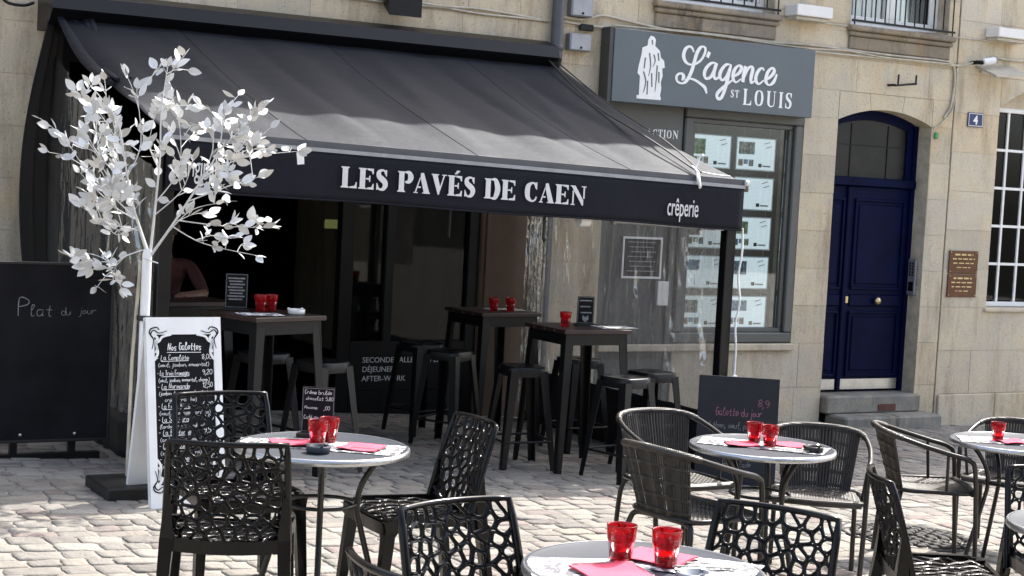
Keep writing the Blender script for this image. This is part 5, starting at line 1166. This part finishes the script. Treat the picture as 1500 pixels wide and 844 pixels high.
def ashtray(p, lab, mat='zinc', sc=1):
    t = thing('ashtray', lab, 'ashtray', p); m = MB().lathe([(.0005, .001), (.042, 0), (.048, .006), (.050, .026), (.046, .030), (.040, .028), (.037, .012), (.0005, .010)], 22); m.build('bowl', mat, t)
    for k in range(3): a = k*2.09+.4; MB().bar((math.cos(a)*.036, math.sin(a)*.036, .0285), (math.cos(a)*.052, math.sin(a)*.052, .0315), .010, .006, .010, .006).build('cigarette_rest', mat, t)
    t.scale = (sc,)*3; return t
cr_, cf_ = rh, fh
def on(i, r, f, dz=0): q = top(i)+cr_*r+cf_*f; return (q.x, q.y, q.z+dz)
ca = -YAW
# table with menu stand
placemat(on(0, -.17, .02), ca+.15, 'printed paper placemat under the napkin by the menu stand', seed=1); placemat(on(0, .16, -.01), ca-.12, 'printed paper placemat beside the ashtray on the menu stand table', seed=2)
napkin(on(0, -.13, .0), ca+.3, 'pink napkin on the placemat next to the lattice chair back', seed=3); napkin(on(0, .16, -.02), ca-.25, 'pink napkin right beside the two touching red glasses', seed=4)
cutlery(on(0, -.20, .06), ca+.2, 'fork on the placemat by the small menu stand', 'fork'); cutlery(on(0, .22, -.07), ca-.2, 'knife along the placemat edge by the small menu stand', 'knife')
glass(*on(0, -.025, .01), 'red glass, first of the touching pair by the small menu stand'); glass(*on(0, .012, .10), 'red glass tucked behind its pair by the small menu stand', rot=.3)
ashtray(on(0, -.0, -.16), 'grey metal ashtray in front of two red glasses by the menu stand', 'table_metal')
t = thing('menu_stand', 'small black chalk menu card in a wooden foot on the bistro table', 'menu stand', on(0, -.05, .20, .001), ca)
MB().bev(-.085, .085, -.03, .03, 0, .022, .004).build('wooden_foot', 'dark_wood', t); m = MB(); m.bev(-.068, .068, -.003, .003, .021, .215, .001); mo = m.build('card', 'chalkboard', t)
m = MB(); fr(m, -.066, .066, .026, .21, .0022, -.0042, -.0031, .0004); m.build('border', 'chalk_dim', mo)
m = MB(); q = lambda x, z, d: (x, -.0033-d, z)
for s_, x, z, h in (('Crème brulée', -.058, .185, .017), ('chocolat 5,80', -.052, .160, .015), ('Mousse', -.058, .122, .013), ('6,00', .025, .120, .016), ('Café gourmand', -.058, .080, .016)): hand(m, s_, x, z, h, q, .08, len(s_), .1, fit=.115 if x < 0 else .036)
m.build('chalk_writing', 'chalk_white', mo, fix=False)['kind'] = 'stuff'
# table before the slate board
placemat(on(1, -.13, .06), ca-.25, 'printed paper placemat beside the red glasses before the slate board', seed=5); placemat(on(1, .14, -.02), ca-.35, 'printed paper placemat reaching the rim beside the dark ashtray', seed=6)
napkin(on(1, -.10, .0), ca+.1, 'pink napkin left of the paired glasses before the slate board', seed=7, w=.16, d=.15) ; napkin(on(1, .13, .05), ca-.3, 'pink napkin between the glasses and dark ashtray before the slate board', seed=8, w=.16, d=.14)
glass(*on(1, -.03, .08), 'red glass, rear of the pair before the slate board'); glass(*on(1, .035, .0), 'red glass, front of the pair before the slate board', rot=.5)
ashtray(on(1, .23, -.10), 'dark ashtray near the table rim before the slate board', 'dark_tube', 1.0)
cutlery(on(1, -.22, .04), ca-.2, 'fork on the placemat before the slate board', 'fork'); cutlery(on(1, .10, -.13), ca-.3, 'knife on the placemat before the slate board', 'knife')
# front table
placemat(on(2, -.16, -.03), ca+.1, 'printed paper placemat under the large napkin on the front table', seed=9, w=.36); placemat(on(2, .16, .06), ca-.35, 'printed paper placemat under cutlery on the front table', seed=10, w=.36)
napkin(on(2, -.10, -.09), ca+.45, 'large pink napkin beside the single tumbler on the front table', w=.2, d=.18, seed=11); napkin(on(2, .05, .12), ca-.5, 'large pink napkin behind both tumblers on the front table', w=.2, d=.18, seed=12)
glass(*on(2, -.065, .07), 'large red tumbler on the printed placemat of the front table', 1.08); glass(*on(2, .065, .03), 'large red tumbler standing against the pink napkin of the front table', 1.08, .4)
cutlery(on(2, -.12, .0), ca+.35, 'fork beside the large pink napkin of the front table', 'fork'); cutlery(on(2, .20, .06), ca-.05, 'knife on the bare placemat of the front table', 'knife'); cutlery(on(2, .18, .02), ca+.12, 'fork on the bare placemat of the front table', 'fork')
ashtray(on(2, .13, -.13), 'glassy grey ashtray near the rim of the front table', 'zinc', 1.05)
# table by the wall
placemat(on(3, -.14, .02), ca-.1, 'printed paper placemat on the table by the pale wall', seed=13); placemat(on(3, .15, .0), ca+.1, 'printed paper placemat under the red glass near the pale wall', seed=14)
napkin(on(3, -.03, -.03), ca+.2, 'pink napkin before the single red glass near the pale wall', w=.15, seed=15); glass(*on(3, -.09, .03), 'single red glass on the table by the pale stone wall')
cutlery(on(3, -.20, .05), ca-.3, 'knife on the placemat near the pale wall', 'knife')

# ---- high tables and metal stools
def make_high_table():
    t = thing('high_table', '', 'table'); H = 1.02
    m = MB(); 
    for k in range(4): m.bev(-.28, .28, -.28+.14*k+.001, -.28+.14*(k+1)-.001, H-.03, H, .003)
    m.build('wooden_top', 'dark_wood', t)
    m = MB(); 
    for a, b, c, d in ((-.255, .255, -.255, -.24), (-.255, .255, .24, .255), (-.255, -.24, -.2395, .2395), (.24, .255, -.2395, .2395)): m.box(a, b, c, d, H-.11, H-.031)
    m.build('apron', 'black_metal', t)
    for sx in (-1, 1):
        for sy in (-1, 1):
            m = MB(); m.bar((sx*.222, sy*.250, H-.05), (sx*.285, sy*.305, 0), .07, .008, .035, .008); m.bar((sx*.250, sy*.222, H-.05), (sx*.306, sy*.285, 0), .07, .008, .035, .008, (0, 1, 0)); m.build('leg', 'black_metal', t)
    return t
ht0 = make_high_table(); fh0 = [True]; GH = 'high tables under the awning'
HT = [(6.22, 9.76, 0, 'tall dark wooden table beside the plastic curtain'), (6.30, 11.15, 4, 'tall dark wooden table with two red glasses before the brown pilaster'), (3.70, 9.45, 18, 'tall dark wooden table behind the white menu board'), (3.48, 10.42, 10, 'tall dark wooden table where a guest sits behind the white tree')]
for x, y, d, lab in HT: place(ht0, fh0, x, y, d, lab, GH)
def make_stool():
    t = thing('metal_stool', '', 'stool'); H = .72
    m = MB(); n = 24
    def sq(r, z): return [(r*c*(abs(c)**6+abs(s)**6)**(-1/6), r*s*(abs(c)**6+abs(s)**6)**(-1/6), z) for c, s in ((math.cos(2*PI*k/n), math.sin(2*PI*k/n)) for k in range(n))]
    rings = [sq(.140, H-.07), sq(.142, H-.012), sq(.136, H), sq(.11, H-.004), sq(.03, H-.004)]; vs = [p for r in rings for p in r]; fs = [(i*n+k, i*n+(k+1) % n, (i+1)*n+(k+1) % n, (i+1)*n+k) for i in range(len(rings)-1) for k in range(n)]
    m.add(vs, fs, True); m.build('seat', 'black_metal', t)
    for sx in (-1, 1):
        for sy in (-1, 1):
            m = MB(); m.bar((sx*.108, sy*.136, H-.03), (sx*.185, sy*.205, 0), .062, .007, .034, .007); m.bar((sx*.136, sy*.108, H-.03), (sx*.205, sy*.185, 0), .062, .007, .034, .007, (0, 1, 0)); m.build('leg', 'black_metal', t)
    m = MB(); z = .20; a = .172
    for p, q in (((-a, -a-.015), (a, -a-.015)), ((-a, a+.015), (a, a+.015)), ((-a-.015, -a), (-a-.015, a)), ((a+.015, -a), (a+.015, a))): m.tube([(p[0], p[1], z), (q[0], q[1], z)], .009, 6)
    m.build('footrest', 'black_metal', t); return t
s0 = make_stool(); fs0 = [True]; GS = 'black metal bar stools'
for x, y, d, lab in ((6.33, 9.28, 12, 'black metal bar stool with cut-out handle beside the wicker chairs'), (6.86, 9.72, 5, 'black metal bar stool between the high table and the plastic curtain'), (5.80, 9.80, -8, 'black metal bar stool between the two glass-laden high tables'),
                     (5.78, 11.35, 10, 'black metal bar stool before the lettered restaurant glass'), (4.19, 9.62, 20, 'black metal bar stool beside the tall table behind the menu board'), (6.75, 10.55, 0, 'black metal bar stool close to the brown pilaster'),
                     (5.72, 10.75, 30, 'black metal bar stool pulled out from the table by the pilaster'), (3.95, 10.05, 15, 'black metal bar stool behind the tall table near the menu board'), (3.52, 10.98, 5, 'black metal bar stool under the seated guest')):
    place(s0, fs0, x, y, d, lab, GS)
def ht(i, dx, dy, dz=0): x, y = HT[i][0]+dx, HT[i][1]+dy; return (x, y, gz(HT[i][0], HT[i][1])+1.021+dz)
glass(*ht(0, -.12, -.02), 'red glass beside the black shield card on the high table'); glass(*ht(1, -.05, -.1), 'red glass, first of two on the table by the pilaster'); glass(*ht(1, .10, -.1), 'red glass, second of two on the table by the pilaster'); glass(*ht(2, .02, .10), 'red glass on the tall table behind the menu board')
glass(*ht(2, .10, .12), 'second red glass on the tall table behind the menu board')
def card(p, ang, w, h, lab, lines, mat='chalk_dim', shield=False):
    t = thing('menu_card', lab, 'menu card', p, ang); o = MB().bev(-w/2, w/2, -.003, .003, .012, h, .001).build('card', 'chalkboard', t); MB().bev(-w/2-.01, w/2+.01, -.03, .03, 0, .012, .002).build('stand', 'black_wood', t)
    m = MB(); fr(m, -w/2+.004, w/2-.004, .018, h-.004, .003, -.0045, -.0031, .0005); m.build('border', mat, o)
    m = MB()
    for i in range(lines): z = h-.03-(h-.08)*i/max(1, lines); ribbon(m, [(-w/2+.015+.006*(i % 3), z), (w/2-.02-.012*(i % 2), z)], .009, lambda a, b: (a, -.003, b), lambda a, b: (a, -.0042, b), 1, False)
    if shield: m.prism([(-.022, .075), (0, .06), (.022, .075), (.024, .045), (0, .022), (-.024, .045)], lambda a, b: (a, -.003, b), lambda a, b: (a, -.0042, b))
    m.build('print', mat, o, fix=False)['kind'] = 'stuff'
card(ht(0, .09, .05), ca*.4, .13, .21, 'black shield menu card on the table beside the plastic curtain', 3, shield=True); card(ht(2, -.12, .16), ca*.6, .14, .23, 'chalk lettered menu card on the tall table behind the menu board', 8)
m = MB(); sheet(m, .30, .21, .001, 3, .003); o = m.build('paper_placemat', 'placemat_print'); o.location = ht(0, .25, -.1); tag(o, 'paper placemat hanging over the edge of the high table by the curtain', 'placemat', 'printed paper placemats')
m = MB(); sheet(m, .30, .21, .001, 4, .003); o = m.build('paper_placemat', 'placemat_print'); o.location = ht(1, .12, .02); tag(o, 'paper placemat on the high table by the brown pilaster', 'placemat', 'printed paper placemats')
m = MB(); sheet(m, .26, .18, .001, 5, .003); o = m.build('paper_placemat', 'placemat_print'); o.location = ht(2, -.08, -.15); tag(o, 'paper placemat on the tall table behind the menu board', 'placemat', 'printed paper placemats')
ashtray(ht(2, .18, -.10), 'white ashtray on the tall table behind the menu board', 'ceramic_white', 1.1)

# ---- round iron grate in the paving
gr = thing('iron_grate', 'round dark iron tree grate of small blocks set into the pale setts', 'grate', (7.16, 7.28, gz(7.16, 7.28))); gr.rotation_euler = (math.atan(GY), -math.atan(GX), 0)
MB().lathe([(.0005, -.016), (.40, -.016), (.405, -.004), (.415, .004), (.435, .004), (.44, -.012)], 48).build('frame', 'iron_grate', gr)
rnd = random.Random(6)
for ri in range(5):
    r = .06+.072*ri; n = max(6, int(2*PI*r/.075)); 
    for k in range(n):
        a = 2*PI*(k+.5*(ri % 2))/n; w = 2*PI*r/n*.5*.72; o = MB().bev(-.026, .026, -w, w, -.012, .008+rnd.uniform(0, .006), .006).build('grate_block', 'iron_grate', gr); o.location = (r*math.cos(a), r*math.sin(a), 0); o.rotation_euler = (0, 0, a)

# ---- guest seated at the back table, dim under the awning
def person(x, y, deg):
    t = thing('person', 'seated guest in a dark red top leaning on the high table behind the white tree', 'person', (x, y, gz(x, y)), math.radians(deg))
    J = {'pel': (0, 0, .78), 'wai': (0, .03, .95), 'che': (0, .08, 1.12), 'nec': (0, .11, 1.30), 'hd0': (0, .13, 1.37), 'hd1': (0, .15, 1.46), 'hd2': (0, .15, 1.56)}
    R = {'pel': .15, 'wai': .125, 'che': .145, 'nec': .055, 'hd0': .06, 'hd1': .085, 'hd2': .072}; E = [('pel', 'wai'), ('wai', 'che'), ('che', 'nec'), ('nec', 'hd0'), ('hd0', 'hd1'), ('hd1', 'hd2')]
    for s, n in ((-1, 'l'), (1, 'r')):
        for k, p, r in (('sh', (s*.19, .09, 1.23), .062), ('el', (s*.27, .27, 1.03), .044), ('wr', (s*.10, .42, 1.03), .030), ('ha', (s*.05, .48, 1.035), .034), ('hi', (s*.10, .04, .76), .10), ('kn', (s*.14, .42, .72), .062), ('an', (s*.13, .34, .30), .042), ('to', (s*.14, .48, .25), .035)): J[n+k] = p; R[n+k] = r
        E += [('che', n+'sh'), (n+'sh', n+'el'), (n+'el', n+'wr'), (n+'wr', n+'ha'), ('pel', n+'hi'), (n+'hi', n+'kn'), (n+'kn', n+'an'), (n+'an', n+'to')]
        for q, (dx, dy) in enumerate(((-.035, .05), (-.015, .075), (.006, .08), (.026, .07), (-.045, .005))):
            k = n+'f%d' % q; J[k] = (J[n+'ha'][0]-s*.01+dx*-s, J[n+'ha'][1]+dy*.9, 1.03); R[k] = .009; E.append((n+'ha', k))
    ks = list(J); me = bpy.data.meshes.new('body'); me.from_pydata([J[k] for k in ks], [(ks.index(a), ks.index(b)) for a, b in E], []); o = bpy.data.objects.new('body', me); COL.objects.link(o); o.parent = t
    md = o.modifiers.new('skin', 'SKIN'); 
    for i, k in enumerate(ks): me.skin_vertices[0].data[i].radius = (R[k], R[k]*.85); me.skin_vertices[0].data[i].use_root = (k == 'pel')
    s = o.modifiers.new('sub', 'SUBSURF'); s.levels = 2; s.render_levels = 2
    me.materials.append(MATS['skin'])
    dg = bpy.context.evaluated_depsgraph_get(); m2 = bpy.data.meshes.new_from_object(o.evaluated_get(dg)); o.modifiers.clear(); o.data = m2; m2.materials.clear()
    for nm in ('skin', 'red_shirt', 'dark_jeans', 'hair_dark'): m2.materials.append(MATS[nm])
    for p in m2.polygons:
        c = p.center; p.use_smooth = True
        p.material_index = 2 if c.z < .84 else 1 if (c.z < 1.285 and not (c.y > .29 and c.z < 1.2)) else 0
    h = MB(); h.lathe([(.085, 1.43), (.098, 1.50), (.09, 1.58), (.055, 1.635), (.0005, 1.645)], 16, (0, .135)); h.build('hair', 'hair_dark', t)
    f_ = MB()
    for s in (-1, 1): f_.lathe([(.0005, 0), (.010, .004), (.0005, .008)], 8, (s*.032, 0))
    e = f_.build('eyes', 'hair_dark', t); e.matrix_local = Matrix.Translation((0, .232, 1.485)) @ Matrix.Rotation(-PI/2, 4, 'X')
    f_ = MB(); f_.bar((0, .225, 1.50), (0, .245, 1.455), .016, .014, .030, .03); f_.build('nose', 'skin', t)
    f_ = MB(); f_.tube([(-.024, .222, 1.425), (0, .230, 1.423), (.024, .222, 1.425)], .005, 6); f_.build('mouth', 'red_shirt', t)
    for s in (-1, 1): MB().tube([(s*.085, .14, 1.455), (s*.095, .13, 1.48), (s*.09, .135, 1.50)], [.010, .016, .010], 6).build('ear', 'skin', t)
person(3.52, 10.98, 172)
# ================================================================== HOUSES ACROSS THE SQUARE (behind the camera: they show in the glass and shade the terrace)
def far_house(x0, x1, ztop, lab, seed):
    t = thing('stone_house', lab, 'house', (0, 0, 0)); y0 = -19.0; r_ = random.Random(seed); ops = []
    n = int((x1-x0)/2.4)
    for fl in range(3):
        for i in range(n): cx = x0+(x1-x0)*(i+.5)/n; ops.append((cx-.55, cx+.55, .8+3.1*fl, 2.8+3.1*fl))
    m = MB()
    for a, b, c, d in cells(x0, x1, -1, ztop, ops): m.box(a, b, y0-.4, y0, c, d)
    m.build('wall', 'stone_far', t)
    for a, b, c, d in ops:
        f = MB(); fr(f, a, b, c, d, .08, y0-.25, y0-.18); w = f.build('window', 'white_paint', t); MB().box(a+.07, b-.07, y0-.23, y0-.22, c+.07, d-.07).build('pane', 'dark_glass_paint', w)
    m = MB(); m.add([(x0-.2, y0+.3, ztop), (x1+.2, y0+.3, ztop), (x1+.2, y0-4, ztop+2.6), (x0-.2, y0-4, ztop+2.6)]+[(x0-.2, y0+.3, ztop+.15), (x1+.2, y0+.3, ztop+.15), (x1+.2, y0-4, ztop+2.75), (x0-.2, y0-4, ztop+2.75)], [(0, 1, 2, 3), (7, 6, 5, 4), (0, 4, 5, 1), (1, 5, 6, 2), (2, 6, 7, 3), (3, 7, 4, 0)]); m.build('roof', 'roof_slate', t)
far_house(-16, -2, 9.2, 'three-storey stone house across the square facing the restaurant', 1); far_house(-1.9, 9, 9.8, 'taller stone house across the square facing the agency', 2); far_house(9.1, 22, 8.8, 'low stone house across the square at the street end', 3)
